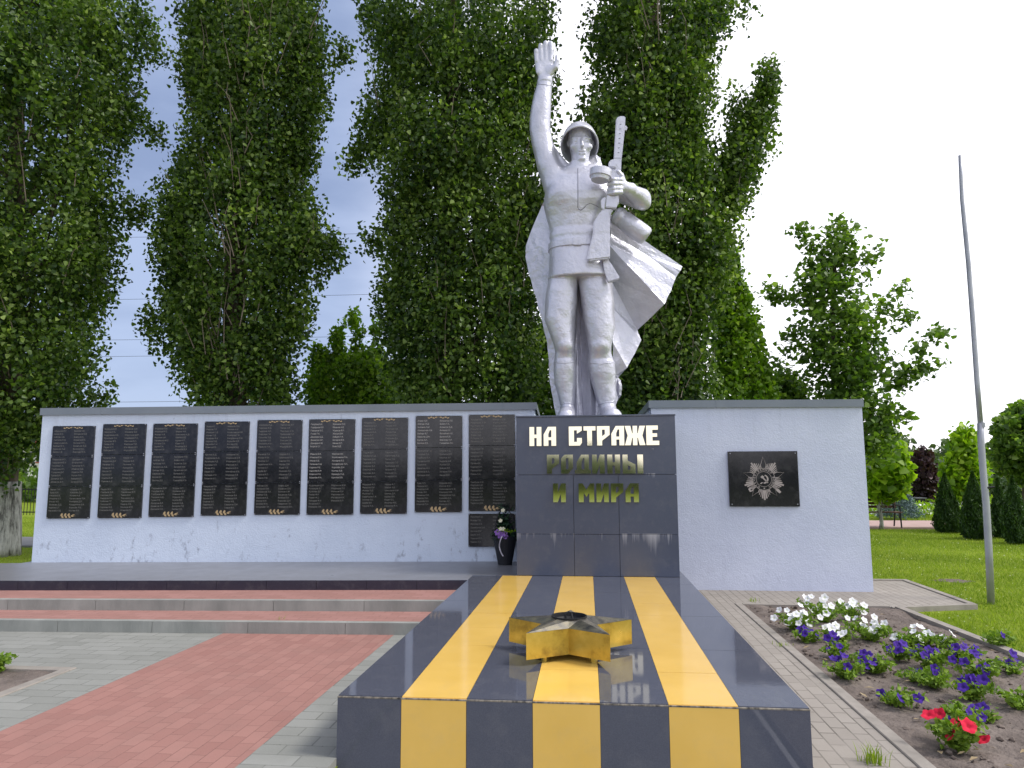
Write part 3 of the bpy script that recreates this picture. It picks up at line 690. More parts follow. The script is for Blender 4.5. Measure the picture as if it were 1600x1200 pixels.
for rw_, (yl, yr) in zip(rows, ys):
    for ch, xa, xb in rw_:
        f_ = (xa-203)/865; yt, yb = yl[0]+(yr[0]-yl[0])*f_, yl[1]+(yr[1]-yl[1])*f_
        A = P(780+xa/4.284, 640+yb/4.284, -.02); B = P(780+xb/4.284, 640+yt/4.284, -.02)
        W_, H_ = B[0]-A[0], B[2]-A[2]
        shapes = [('Ь', 0, .62), ('I', .72, 1)] if ch == 'Ы' else [(ch, 0, 1)]
        bm = bmesh.new()
        for (c2, a0, a1) in shapes:
            lps = [[((a0+(a1-a0)*q[0])*W_, q[1]*H_) for q in lp] for lp in GL[c2]]
            me = curve_mesh(lps, .010)
            add_mesh(bm, me, Matrix.Translation((A[0], -.012, A[2])) @ Matrix.Rotation(R(90), 4, 'X'))
        for f in bm.faces: f.normal_update(); f.material_index = 0 if f.normal.y < -.9 else 1
        # each letter is bolted on a touch out of true, so each mirrors a slightly different bit of the world
        o = obj('gold_letter', bm, [m_gold, m_gold_edge], pd)

# ================================================================== PLATFORM WITH STRIPES
pf = thing('striped_platform', 'low polished granite platform with three yellow stripes running to the pedestal', 'platform', (-.13, -2.5, 0))
SL, SR, SY = -1.4428, 1.1732, -4.9637
bm = bmesh.new(); box(bm, SL+.02, SY+.02, -.15, SR-.02, -.001, ZT-.012); box(bm, PX1, .0, -.04, SR-.02, 1.1, ZT-.012); obj('core', bm, m_grout, pf)
wS = (SR-SL)/7; yj = [SY+.014]+[-4.30+.62*i for i in range(7)]+[-.0015]
for k in range(7):
    nm, mtl = ('yellow_stripe', m_yel) if k % 2 else ('granite_stripe', m_slab)
    x0_, x1_ = SL+k*wS, SL+(k+1)*wS
    bm = bmesh.new()
    for a, b in zip(yj[:-1], yj[1:]):
        box(bm, x0_+.0012, a+.0012, ZT-.012, x1_-.0012, b-.0012, ZT+rng.uniform(-.0006, .0006))
    box(bm, x0_+.0012, SY, -.15, x1_-.0012, SY+.018, ZT-.004)
    obj(nm, bm, mtl, pf)
bm = bmesh.new()
for sx in (SL, SR-.0185):
    for a, b in zip(yj[:-1], yj[1:]): box(bm, sx-.002*(sx < 0), a+.001, -.04, sx+.0185+.002*(sx > 0), b-.001, ZT-.0125)
obj('side_tiles', bm, m_slab, pf)
m_edge = mat('worn_edge_grout', rough=.8, fn=varied((.02, .02, .02), (.33, .29, .23), 14, .2, .003, 60, sc3=(3, 1, 1)))
bm = bmesh.new(); box(bm, SL, SY-.0008, ZT-.0105, SR, SY+.012, ZT-.0038); obj('edge_joint', bm, m_edge, pf)
bm = bmesh.new(); box(bm, PX1+.001, .001, ZT-.011, SR, 1.2, ZT-.002); obj('side_ledge', bm, m_slab, pf)

# ================================================================== STAR BURNER
sx_, sy_, sr_ = -.142, -3.86, .468
st = thing('eternal_flame_star', 'tarnished gold five-pointed star burner lying on the striped platform', 'star burner', (sx_, sy_, ZT))
def starpt(k, r): a = R(90+36*k); return Vector((sx_+math.cos(a)*r, sy_+math.sin(a)*r))
z0_, z1_, z2_ = .378, .548, .590
bm = bmesh.new(); low = []; up = []
for k in range(10):
    r_ = sr_ if k % 2 == 0 else sr_*.43; p = starpt(k, r_)
    low.append(bm.verts.new((p.x, p.y, z0_))); up.append(bm.verts.new((p.x, p.y, z1_)))
for k in range(10):
    f = bm.faces.new((low[k], low[(k+1) % 10], up[(k+1) % 10], up[k]))
bmesh.ops.recalc_face_normals(bm, faces=bm.faces[:]); obj('star_side', bm, m_brass, st)
bm = bmesh.new(); up = []; ring = []
for k in range(10):
    p = starpt(k, (sr_ if k % 2 == 0 else sr_*.43)+.003); up.append(bm.verts.new((p.x, p.y, z1_+.001)))
    q = starpt(k, .125); ring.append(bm.verts.new((q.x, q.y, z2_ if k % 2 == 0 else z2_-.004)))
for k in range(10): bm.faces.new((up[k], up[(k+1) % 10], ring[(k+1) % 10], ring[k]))
obj('star_top', bm, m_tarn, st)
bm = bmesh.new()
prof = [(.127, z2_-.002), (.127, z2_+.008), (.119, z2_+.008), (.115, z2_-.02), (.08, z2_-.06), (.0, z2_-.07)]
rings = []
for r_, zz in prof: rings.append([bm.verts.new((sx_+math.cos(k*math.pi/14)*max(r_, .001), sy_+math.sin(k*math.pi/14)*max(r_, .001), zz)) for k in range(28)])
for a, b in zip(rings[:-1], rings[1:]):
    for k in range(28): bm.faces.new((a[k], a[(k+1) % 28], b[(k+1) % 28], b[k]))
bmesh.ops.recalc_face_normals(bm, faces=bm.faces[:]); obj('burner_bowl', bm, m_soot, st, smooth=False)
bm = bmesh.new(); tube(bm, [(sx_-.03, sy_+.02, z2_-.06), (sx_-.025, sy_+.03, z2_+.01), (sx_+.0, sy_+.035, z2_+.03)], [.012, .008, .003], 6)
tube(bm, [(sx_+.03, sy_-.01, z2_-.06), (sx_+.015, sy_+.03, z2_+.02)], [.012, .005], 6); obj('burner_nozzle', bm, m_soot, st)
for k in range(0, 10, 2):
    for q in ((.60),):
        p = starpt(k, sr_*q); bm = bmesh.new(); tube(bm, [(p.x, p.y, ZT), (p.x, p.y, z0_+.002)], .022, 12); obj('foot', bm, m_brass, st)

# ================================================================== EMBLEM PLAQUE
ep = thing('emblem_plaque', 'black plaque engraved with a rayed star order bearing hammer and sickle', 'plaque', (1.953, 1.24, 1.133))
EW, EH = .935, .757
bm = bmesh.new(); box(bm, 0, -.032, 0, EW, .01, EH, bev=.003); obj('stone', bm, m_plaq, ep, world=False)
def epx(x, y):   # pixels of the enlarged crop -> plaque plane
    return ((x-305-(y-215)*.045)/930*EW, (955-y-(x-330)*0)/740*EH)
EC = epx(790, 590)
def flat(loops, name, mtl=m_engr, tub=0, closed=True, y=-.0335):
    me = curve_mesh(loops, .0008 if not tub else 0, tubular=tub, closed=closed)
    bm = bmesh.new(); add_mesh(bm, me, Matrix.Translation((0, y, 0)) @ Matrix.Rotation(R(90), 4, 'X')); return obj(name, bm, mtl, ep, world=False)
def rad(a, r): return (EC[0]+math.cos(R(a))*r, EC[1]+math.sin(R(a))*r)
RS = .285
out_ = []
for k in range(5):
    a = 90+72*k; tip = rad(a, RS+.02*(k == 0)); l_ = rad(a+36, RS*.46); r_ = rad(a-36, RS*.46)
    out_.append([rad(a+22, .150), tip, rad(a-22, .150)])
flat(out_, 'star_outline', tub=.0028, closed=False)
rays = []
for k in range(5):
    a = 90+36+72*k
    for j in range(-4, 5):
        b = a+j*6.2; r1 = .155; r2 = (.275 if j == 0 else .262-.013*abs(j)) if k != 2 else .285-.02*abs(j)
        rays.append([rad(b-2.0, r1), rad(b-.9, r2), rad(b+.9, r2), rad(b+2.0, r1)])
        if abs(j) <= 1: rays[-1] = [rad(b-2.9, r1), rad(b-2.2, r2), rad(b+2.2, r2), rad(b+2.9, r1)]
flat(rays, 'star_rays')
circ = lambda r, n=48: [rad(360*i/n, r) for i in range(n)]
flat([circ(.152), circ(.147)], 'outer_ring', y=-.0337); flat([circ(.105), circ(.101)], 'inner_ring', y=-.0337)
# sickle and hammer
arc = [rad(a, .062) for a in range(75, -95, -12)]; arc2 = [rad(a, .038+.012*(a+95)/170 if a > -60 else .045) for a in range(-93, 77, 12)]
flat([arc+[(p[0]-.004, p[1]) for p in arc2]], 'sickle')
flat([[rad(228, .085), rad(240, .078), rad(255, .048), rad(235, .05)]], 'sickle_handle')
flat([[(EC[0]-.045, EC[1]+.030), (EC[0]-.02, EC[1]+.052), (EC[0]+.008, EC[1]+.032), (EC[0]-.002, EC[1]+.022), (EC[0]+.058, EC[1]-.048), (EC[0]+.046, EC[1]-.056), (EC[0]-.016, EC[1]+.010), (EC[0]-.030, EC[1]+.012)]], 'hammer')
bm = bmesh.new()
def ringtext(s, a0, a1, size):
    for i, ch in enumerate(s):
        if ch == ' ': continue
        a = a0+(a1-a0)*i/(len(s)-1); me = text_mesh(ch, size, 'CENTER', offset=.0008); p = rad(a, .1165)
        add_mesh(bm, me, Matrix.Translation((p[0], -.034, p[1])) @ Matrix.Rotation(R(90), 4, 'X') @ Matrix.Rotation(R(a-90), 4, 'Z'))
ringtext('ОТЕЧЕСТВЕННАЯ ВОЙНА', 235, -55, .038)
obj('ring_lettering', bm, m_engr, ep, world=False)
flat([[rad(-90+144*i+18*0, .013) for i in range(5)][:1]+[(EC[0]+math.cos(R(90+36*i))*(.014 if i % 2 == 0 else .006), EC[1]-.126+math.sin(R(90+36*i))*(.014 if i % 2 == 0 else .006)) for i in range(10)][0:0]+[]] if False else
     [[(EC[0]+math.cos(R(90+36*i))*(.015 if i % 2 == 0 else .006), EC[1]-.126+math.sin(R(90+36*i))*(.015 if i % 2 == 0 else .006)) for i in range(10)]], 'small_star')
# rifle butt and sabre hilt crossing behind
flat([[rad(205, .16), rad(212, .255), rad(222, .262), rad(226, .225), rad(217, .15)], [rad(215, .2), rad(217, .235), rad(221, .24), rad(222, .212)]], 'sabre_hilt')
flat([[rad(-28, .15), rad(-36, .245), rad(-38, .285), rad(-44, .28), rad(-45, .24), rad(-42, .15)]], 'rifle_butt')
for bx, by in ((.03, .03), (EW-.03, .03), (EW-.03, EH-.03), (.03, EH-.03)):
    bm = bmesh.new(); tube(bm, [(bx, -.032, by), (bx, -.039, by)], [.009, .006], 8); obj('screw_cap', bm, m_steel, ep, world=False)
# ================================================================== SOLDIER STATUE
YS = .80                                   # plane of the figure
SP = lambda u, v, d=0.: P(u, v, YS+d)
def scl(u, v, d=0.): return py(u, v, YS+d)[1]
sb = P(905, 655, YS); ss = thing('soldier_statue', 'tall silver-painted soldier statue with raised open hand and submachine gun', 'statue', (.105, YS, PZ1+.022))
VX = .0125
gx0, gx1 = SP(815, 400)[0], SP(1030, 400)[0]; gz0, gz1 = PZ1+.0, SP(850, 52)[2]+.05
gy0, gy1 = YS-.62, YS+.46
gx = np.arange(gx0, gx1, VX, np.float32); gy = np.arange(gy0, gy1, VX, np.float32); gz = np.arange(gz0, gz1, VX, np.float32)
S = np.full((len(gx), len(gy), len(gz)), .25, np.float32)
def sub(lo, hi, pad):
    ix = slice(max(0, np.searchsorted(gx, lo[0]-pad)), np.searchsorted(gx, hi[0]+pad)); iy = slice(max(0, np.searchsorted(gy, lo[1]-pad)), np.searchsorted(gy, hi[1]+pad)); iz = slice(max(0, np.searchsorted(gz, lo[2]-pad)), np.searchsorted(gz, hi[2]+pad))
    return ix, iy, iz
def smin(a, b, k):
    if k <= 0: return np.minimum(a, b)
    h = np.maximum(k-np.abs(a-b), 0)/k; return np.minimum(a, b)-h*h*k*.25
def comb(idx, d, k, cut=False):
    a = S[idx]
    S[idx] = -smin(-a, d, k) if cut else smin(a, d, k)
def cap(p, q, r1, r2, k=.02, cut=False, sy=1.):
    """round cone between two joints (world metres)"""
    p = np.array(p, float); q = np.array(q, float); rr = max(r1, r2)
    idx = sub(np.minimum(p, q)-rr, np.maximum(p, q)+rr, k+.03)
    X, Y, Z = np.meshgrid(gx[idx[0]], gy[idx[1]], gz[idx[2]], indexing='ij')
    e = (q-p)*np.array([1, sy, 1]); dx, dy, dz = X-p[0], (Y-p[1])*sy, Z-p[2]
    L2 = max((e**2).sum(), 1e-9); t = np.clip((dx*e[0]+dy*e[1]+dz*e[2])/L2, 0, 1)
    d = np.sqrt((dx-t*e[0])**2+(dy-t*e[1])**2+(dz-t*e[2])**2)-(r1+(r2-r1)*t)
    comb(idx, d, k, cut)
def capx(u1, v1, d1, r1, u2, v2, d2, r2, k=.02, cut=False, sy=1.):
    cap(SP(u1, v1, d1), SP(u2, v2, d2), r1*scl(u1, v1, d1), r2*scl(u2, v2, d2), k, cut, sy)
def ell(u, v, d, ru, rd, rv, k=.03, cut=False, tilt=0.):
    c = SP(u, v, d); s = scl(u, v, d); a = np.array([ru*s, rd, rv*s])
    idx = sub(c-a.max(), c+a.max(), k+.03); X, Y, Z = np.meshgrid(gx[idx[0]], gy[idx[1]], gz[idx[2]], indexing='ij')
    dx, dz = X-c[0], Z-c[2]; dy = Y-c[1]
    if tilt: dy, dz = dy*math.cos(tilt)-dz*math.sin(tilt), dy*math.sin(tilt)+dz*math.cos(tilt)
    q = np.sqrt((dx/a[0])**2+(dy/a[1])**2+(dz/a[2])**2); q2 = np.sqrt((dx/a[0]**2)**2+(dy/a[1]**2)**2+(dz/a[2]**2)**2)
    comb(idx, q*(q-1)/np.maximum(q2, 1e-5), k, cut)
def loft(secs, k=.03, n=2.2, endr=.02, cut=False):
    """body section stack: (v, u left, u right, depth centre, half depth)"""
    rows_ = []
    for (v, ul, ur, dc, hd) in sorted(secs, key=lambda s: -s[0]):
        A = SP(ul, v, dc); B = SP(ur, v, dc); rows_.append((A[2], (A[0]+B[0])/2, YS+dc, (B[0]-A[0])/2, hd))
    rows_ = np.array(rows_); zz = rows_[:, 0]
    lo = (min(rows_[:, 1]-rows_[:, 3]), min(rows_[:, 2]-rows_[:, 4]), zz[0]); hi = (max(rows_[:, 1]+rows_[:, 3]), max(rows_[:, 2]+rows_[:, 4]), zz[-1])
    idx = sub(lo, hi, k+.03); z = gz[idx[2]]
    f = lambda c: np.interp(z, zz, rows_[:, c]).astype(np.float32)[None, None, :]
    X = gx[idx[0]][:, None, None]; Y = gy[idx[1]][None, :, None]
    a, b = f(3), f(4); dx, dy = np.abs(X-f(1)), np.abs(Y-f(2))
    q = ((dx/a)**n+(dy/b)**n)**(1/n); g = np.sqrt((dx/a**2)**2+(dy/b**2)**2)+1e-5
    d = np.minimum((q-1)*q/g, (q-1)*np.minimum(a, b)*1.2) if False else np.clip((q-1)*np.maximum(q, .3)/g, -np.minimum(a, b), .4)
    dz = np.maximum(zz[0]-z, z-zz[-1])[None, None, :]+endr
    d2 = np.minimum(np.maximum(d+endr, dz), 0)+np.sqrt(np.maximum(d+endr, 0)**2+np.maximum(dz, 0)**2)-endr
    comb(idx, d2.astype(np.float32), k, cut)
# boots and legs
legL = [(405, 862, 904, 0, .2), (443, 856, 903, 0, .25), (458, 853, 902, -.01, .25), (477, 851.5, 901.5, -.02, .24), (500, 851, 899, -.03, .23), (520, 858, 898, -.045, .205), (538, 865, 898, -.055, .185), (550, 867.5, 898, -.04, .165), (562, 866.5, 899, -.01, .165), (567, 865.5, 900, .0, .18), (580, 865, 901, .015, .19), (600, 867, 900, .03, .175), (615, 871, 899, .03, .155), (632, 875, 898, .025, .14), (656, 878, 896, .02, .14)]
legR = [(405, 903, 950, 0, .2), (443, 904, 957, 0, .25), (458, 906, 957.5, -.01, .25), (477, 909, 960, -.015, .24), (513, 914, 961, -.03, .225), (528, 917, 958, -.045, .205), (541, 919, 955.5, -.055, .185), (553, 921, 955, -.04, .165), (563, 920, 958, -.01, .165), (568, 919, 961, .0, .18), (585, 921, 962, .015, .19), (602, 925, 962, .03, .175), (623, 931, 963, .03, .15), (636, 936, 962, .025, .14), (656, 940, 962, .02, .14)]
loft(legL, .02, 2.3); loft(legR, .02, 2.3)
ell(884, 541, -.17, 11, .07, 9, .05); ell(938, 542, -.17, 12, .07, 9, .05)         # knees
capx(887, 646, .0, 12, 884, 652, -.34, 14, .05); capx(952, 646, .0, 12, 957, 652, -.34, 15, .05)   # feet
capx(888, 655, .12, 9, 884, 661, -.36, 12, .02); capx(951, 655, .12, 9, 957, 661, -.36, 13, .02)
# pelvis, tunic skirt, belt line, chest
loft([(368, 861, 945, 0, .262), (384, 859, 946.5, 0, .275), (396, 858.5, 948, 0, .30), (415, 858, 952, 0, .325), (430, 857, 958, -.005, .335), (437, 856, 961, -.01, .335), (439.5, 856, 962, -.01, .335)], .012, 2.4, .012)
loft([(262, 884, 930, .02, .14), (272, 870, 944, .02, .19), (284, 858, 955, .0, .25), (300, 852, 960, -.02, .295), (312, 850, 961, -.035, .315), (325, 850, 959, -.03, .31), (345, 855, 951, -.01, .28), (362, 859, 946.5, 0, .268), (376, 859.5, 945.5, 0, .265)], .05, 2.3, .03)
ell(880, 303, -.20, 22, .12, 17, .09); ell(928, 306, -.20, 24, .12, 17, .09)      # chest plates
# skirt flap blowing to the right
# neck and standing collar
loft([(238, 893, 919, .02, .125), (255, 892, 920, .01, .13), (270, 890, 922, .0, .14)], .03, 2.1)
loft([(256, 889.5, 922.5, .0, .155), (268, 887.5, 925, .0, .165)], .012, 2.1, .012)
capx(883, 268, .04, 9, 868, 262, .04, 9, .06); capx(926, 266, .04, 10, 940, 276, .03, 14, .06)
# raised right arm (left in the picture)
loft([(122, 841.5, 862.5, -.02, .085), (131, 839.5, 862, -.02, .095), (140, 837, 862, -.02, .105), (152, 833.5, 861.5, -.02, .12), (175, 829, 861, -.02, .135), (192, 827.5, 860, -.02, .14), (203, 827.5, 860, -.02, .14), (214, 829, 862, -.01, .14), (228, 831.5, 865.5, 0, .15), (245, 835.5, 870, .01, .165), (262, 839, 877, .02, .19), (280, 845, 890, .03, .21), (300, 850, 898, .03, .22)], .05, 2.2)
capx(868, 236, .02, 2.5, 886, 262, .03, 5, .06)
# raised hand: palm, four fingers of different length, thumb from the side of the palm
loft([(93, 838, 865.5, -.04, .035), (100, 836, 865, -.04, .045), (110, 836.5, 864, -.035, .052), (118, 840, 862.5, -.03, .06), (126, 842, 862, -.02, .07)], .03, 2.4, .03)
for pts in ([(839.5, 97), (838.2, 86), (837.8, 79.5)], [(846.3, 95), (845.3, 82), (844.8, 71.5)], [(853.2, 94), (852.9, 79), (852.7, 67.5)], [(860.4, 95), (861, 80), (860.4, 68)]):
    rr = 4.1 if pts[0][0] < 841 else 4.5
    for i in range(2):
        (a, b), (c, d_) = pts[i], pts[i+1]; capx(a, b, -.045-.008*i, rr-.15*i, c, d_, -.055-.012*i, rr-.3-.15*i, .006)
capx(858, 112, -.05, 5.5, 868, 105, -.085, 4.6, .015); capx(868, 105, -.085, 4.6, 870.5, 95, -.10, 3.8, .008); capx(870.5, 95, -.10, 3.7, 870, 88, -.105, 3.0, .006)
ell(859, 110, -.075, 7, .03, 9, .02); ell(842, 109, -.07, 5, .025, 9, .02)
loft([(124, 840.5, 863.5, -.02, .10), (131, 838.5, 863, -.02, .108)], .01, 2.2, .012)                    # cuff
# left arm: shoulder, upper arm out to the elbow, forearm forward to the gun
ell(944, 287, .02, 19, .16, 18, .06)
capx(950, 292, .02, 17, 1001, 312, -.10, 15.5, .05); capx(1001, 309.5, -.12, 15.5, 979, 296, -.34, 9.5, .02); capx(1001, 314, -.10, 14.5, 1005, 317, -.11, 12, .02)
capx(985, 296.5, -.30, 11, 979, 295.5, -.345, 10.6, .012)
ell(969, 291, -.40, 12, .07, 12, .03)
for i, (va, vb) in enumerate(((281.5, 280.5), (288, 287.5), (294.5, 295), (300.5, 301.5))):
    capx(970, va, -.455, 4.2, 959, vb, -.49, 3.9, .008); capx(959, vb, -.49, 3.9, 951.5+.8*(i == 3), vb+1, -.455, 3.5, .006); capx(951.5, vb+1, -.455, 3.5, 951, vb+1.5, -.40, 3., .006)
capx(973, 282, -.42, 4.5, 971, 274, -.44, 4.2, .012); capx(971, 274, -.44, 4.2, 966, 268, -.46, 3.4, .006)
# head
ell(906.5, 219, .035, 18, .185, 25, .02)
loft([(203, 890, 923, .00, .165), (212, 888.5, 924.5, .0, .178), (221, 888.5, 925, .0, .180), (229, 889.5, 924.5, -.005, .178), (236, 891.5, 923, -.012, .170), (242, 895, 921, -.022, .155), (247, 899, 918.5, -.035, .135), (251.5, 903, 914.5, -.045, .115)], .03, 2.25, .02)
capx(908, 248, -.08, 8, 907, 240, .04, 13, .05)
ell(909, 247.5, -.150, 5.5, .035, 4, .03)                                                         # chin
ell(896.5, 229.5, -.118, 5, .035, 4, .06); ell(921, 229.5, -.112, 4.6, .035, 4, .06)              # cheekbones
ell(899.2, 220.3, -.212, 5.0, .050, 3.4, .018, cut=True); ell(917.8, 220.3, -.206, 4.8, .050, 3.4, .018, cut=True)
capx(894, 216.2, -.148, 1.1, 904, 215.2, -.172, 1.4, .026); capx(913.5, 215.2, -.169, 1.4, 923, 216.4, -.138, 1.1, .026)
ell(899.6, 220.8, -.145, 3.9, .028, 2.6, .005); ell(917.4, 220.8, -.140, 3.8, .028, 2.6, .005)
capx(908.8, 214, -.172, 1.9, 909.8, 226.5, -.222, 2.2, .014); ell(910, 228.2, -.212, 3.3, .026, 2.3, .010)
capx(904.4, 235.6, -.176, 1.35, 914, 235.6, -.174, 1.35, .010); capx(905.2, 239.4, -.170, 1.6, 913.4, 239.4, -.168, 1.6, .012)
ell(909.2, 237.6, -.195, 5.5, .020, .6, .004, cut=True); ell(909.3, 243.2, -.185, 5, .018, 1.2, .015, cut=True)
ell(888.4, 224, .02, 2.4, .04, 6, .01); ell(925.2, 224, .02, 2.4, .04, 6, .01)                    # ears
# gentle hand-modelled unevenness
rsn = np.random.RandomState(4)
Xn, Yn, Zn = gx[:, None, None], gy[None, :, None], gz[None, None, :]
for k in range(5):
    f_ = rsn.uniform(9, 26, 3); ph = rsn.uniform(0, 6.28, 3)
    S += (.0016*np.sin(f_[0]*Xn+ph[0]+2*np.sin(3*Zn))*np.sin(f_[1]*Yn+ph[1])*np.sin(f_[2]*Zn+ph[2])).astype(np.float32)

def surface_nets(S, ox, oy, oz, h):
    sgn = S < 0; nx, ny, nz = S.shape
    cnt = np.zeros((nx-1, ny-1, nz-1), np.int8); 
    for i in (0, 1):
        for j in (0, 1):
            for k in (0, 1): cnt += sgn[i:nx-1+i, j:ny-1+j, k:nz-1+k]
    act = np.argwhere((cnt > 0) & (cnt < 8)); idm = np.full(cnt.shape, -1, np.int32); idm[tuple(act.T)] = np.arange(len(act))
    acc = np.zeros((len(act), 3)); c = np.zeros(len(act)); I, J, K = act.T
    corners = [(i, j, k) for i in (0, 1) for j in (0, 1) for k in (0, 1)]
    for a in corners:
        for ax_ in range(3):
            if a[ax_]: continue
            b = list(a); b[ax_] = 1
            va = S[I+a[0], J+a[1], K+a[2]]; vb = S[I+b[0], J+b[1], K+b[2]]; mk = (va < 0) != (vb < 0)
            t = np.where(mk, va/np.where(mk, va-vb, 1), 0); p = np.array(a, float)[None]+np.zeros((len(act), 3)); p[:, ax_] += t
            acc += p*mk[:, None]; c += mk
    V = act+acc/c[:, None]; V = V*h+np.array([ox, oy, oz])
    Fs = []
    for ax_, (b_, c_) in enumerate(((1, 2), (2, 0), (0, 1))):
        sl0 = [slice(None)]*3; sl1 = [slice(None)]*3; sl0[ax_] = slice(0, -1); sl1[ax_] = slice(1, None)
        e = np.argwhere(sgn[tuple(sl0)] != sgn[tuple(sl1)]); 
        e = e[(e[:, b_] > 0) & (e[:, c_] > 0) & (e[:, b_] < S.shape[b_]-1) & (e[:, c_] < S.shape[c_]-1)]
        ub = np.zeros(3, int); ub[b_] = 1; uc = np.zeros(3, int); uc[c_] = 1
        q = [idm[tuple((e-o_).T)] for o_ in (0*ub, ub, ub+uc, uc)]
        F = np.stack(q, 1); flip = ~sgn[tuple(e.T)]; F[flip] = F[flip][:, ::-1]; Fs.append(F)
    return V, np.concatenate(Fs)
V, F = surface_nets(S, gx[0], gy[0], gz[0], VX)
ztop = PZ1+.0225
# keep the largest body, drop stray bits; close the soles on the slab
par = np.arange(len(V))
def find(a):
    while par[a] != a: par[a] = par[par[a]]; a = par[a]
    return a
lab = np.arange(len(V))
for _ in range(200):
    mn = lab[F].min(1); new = lab.copy()
    for j in range(4): np.minimum.at(new, F[:, j], mn)
    new = new[new]
    if (new == lab).all(): break
    lab = new
ids, cn = np.unique(lab, return_counts=True); keep = lab == ids[cn.argmax()]
F = F[keep[F[:, 0]]]; used = np.unique(F); rm = np.full(len(V), -1); rm[used] = np.arange(len(used)); V = V[used]; F = rm[F]
body = npobj('body', V, F, m_silver, ss, smooth=True, world=False)
tree_b = BVHTree.FromPolygons([tuple(v) for v in V.tolist()], F.tolist())
body.data.transform(Matrix.Translation(-ss.location))
del S

def draped(name, px, r, mtl=m_seam, parent=ss, close=False, sink=.0):
    """a thin cord or seam laid on the body along a picture line"""
    pts = []
    for (u0, v0), (u1, v1) in zip(px[:-1], px[1:]):
        n = max(2, int(math.hypot(u1-u0, v1-v0)/1.5))
        for i in range(n):
            u, v = u0+(u1-u0)*i/n, v0+(v1-v0)*i/n; h = tree_b.ray_cast(Vector(CAM), Vector(ray(u, v)).normalized())
            if h[0] is not None and h[0].y < YS+.2: pts.append(h[0]+h[1]*sink*-1)
    if len(pts) < 3: return
    bm = bmesh.new(); tube(bm, pts, r, 5); return obj(name, bm, mtl, parent, smooth=True)
draped('tunic_placket', [(903, 263), (903, 326)], .0065); draped('tunic_placket', [(903, 326), (907.5, 328.5), (912.5, 325), (916, 320.5)], .006)
draped('trouser_crease', [(866, 434.3), (885, 434.6)], .003)
draped('cuff_line', [(841, 131.5), (850, 132), (862, 134)], .004)
draped('boot_top', [(866, 566), (880, 567.5), (899, 565.5)], .006, m_silver); draped('boot_top', [(921, 566.5), (940, 568.5), (960, 566)], .006, m_silver)
draped('boot_welt', [(876, 632), (886, 629), (896, 631), (900, 637)], .009, m_silver); draped('boot_welt', [(935, 632), (948, 628), (962, 627)], .009, m_silver)
draped('pocket_flap', [(915, 321), (922, 317.5), (931, 321), (937, 325)], .004, m_seam); draped('pocket_flap', [(872, 318), (884, 320), (892, 318)], .004, m_silver)

# belt: a raised band following the waist
def band(name, v0, v1, hd, ul, ur, out, mtl, a0=-200, a1=20, n=48, round_=2.3):
    A, B = SP(ul, (v0+v1)/2), SP(ur, (v0+v1)/2); c = (A+B)/2; a = (B[0]-A[0])/2; z0, z1 = SP(900, v1, -hd)[2], SP(900, v0, -hd)[2]
    bm = bmesh.new(); rings = []
    for (o_, z) in ((-.03, z0), (out, z0+.006), (out, z1-.006), (-.03, z1)):
        rr = []
        for i in range(n):
            t = R(360*i/n); cx, cy = math.cos(t), math.sin(t); q = (abs(cx)**round_+abs(cy)**round_)**(-1/round_)
            rr.append(bm.verts.new((c[0]+(a+o_)*cx*q, YS+(hd+o_)*cy*q, z)))
        rings.append(rr)
    for p, q in zip(rings[:-1], rings[1:]):
        for i in range(n): bm.faces.new((p[i], p[(i+1) % n], q[(i+1) % n], q[i]))
    return obj(name, bm, mtl, ss)
belt = band('belt', 371.5, 382.5, .300, 858.3, 947., .018, m_silver)
def prismpx(name, poly, d0, d1, parent=ss, bev=.008, mtl=None, sm=False):
    """solid with the outline of a picture polygon, real depth from d0 (near) to d1"""
    bm = bmesh.new(); dm = (d0+d1)/2
    fr = [bm.verts.new(Vector(SP(u, v, dm))+Vector((0, d0-dm, 0))) for u, v in poly]; bk = [bm.verts.new(Vector(SP(u, v, dm))+Vector((0, d1-dm, 0))) for u, v in poly]
    n = len(poly); fs = [bm.faces.new(fr), bm.faces.new(bk[::-1])]+[bm.faces.new((fr[i], fr[(i+1) % n], bk[(i+1) % n], bk[i])) for i in range(n)]
    bmesh.ops.recalc_face_normals(bm, faces=fs)
    if bev: bmesh.ops.bevel(bm, geom=bm.edges[:], offset=bev, segments=2, affect='EDGES')
    return obj(name, bm, mtl or m_silver, parent, smooth=sm)
prismpx('buckle', [(895.5, 371), (908.5, 371), (908.5, 383), (895.5, 383)], -.335, -.29, belt, .005)
# submachine gun
prismpx('skirt_flap', [(941, 402), (946, 402), (956, 415), (968, 434.5), (966.5, 437), (950, 441.5), (944, 425)], -.325, -.22, ss, .008)
gun = prismpx('submachine_gun', [(946, 326), (951, 280), (952, 263), (956, 254), (959, 249), (971, 249), (970, 272), (968, 300), (963, 327)], -.46, -.36, ss, .012)
prismpx('barrel_shroud', [(962.5, 187), (967, 183), (977.2, 183), (976, 205), (971.2, 250), (958.8, 250)], -.455, -.375, gun, .014)
prismpx('front_sight', [(975.5, 198), (978, 196.5), (980.5, 200), (978.5, 204), (975, 204)], -.43, -.40, gun, .003)
for k in range(7):
    v = 194+k*7.4; u = 969.5-(v-194)*.07; bm = bmesh.new(); c = Vector(SP(u, v, -.4555)); 
    box(bm, c.x-.012, c.y-.003, c.z-.004, c.x+.012, c.y+.004, c.z+.004); obj('cooling_slot', bm, m_seam, gun)
prismpx('magazine_catch', [(951.5, 262), (950.5, 256), (955, 250.5), (961, 251), (964, 257), (962, 264)], -.50, -.42, gun, .01)
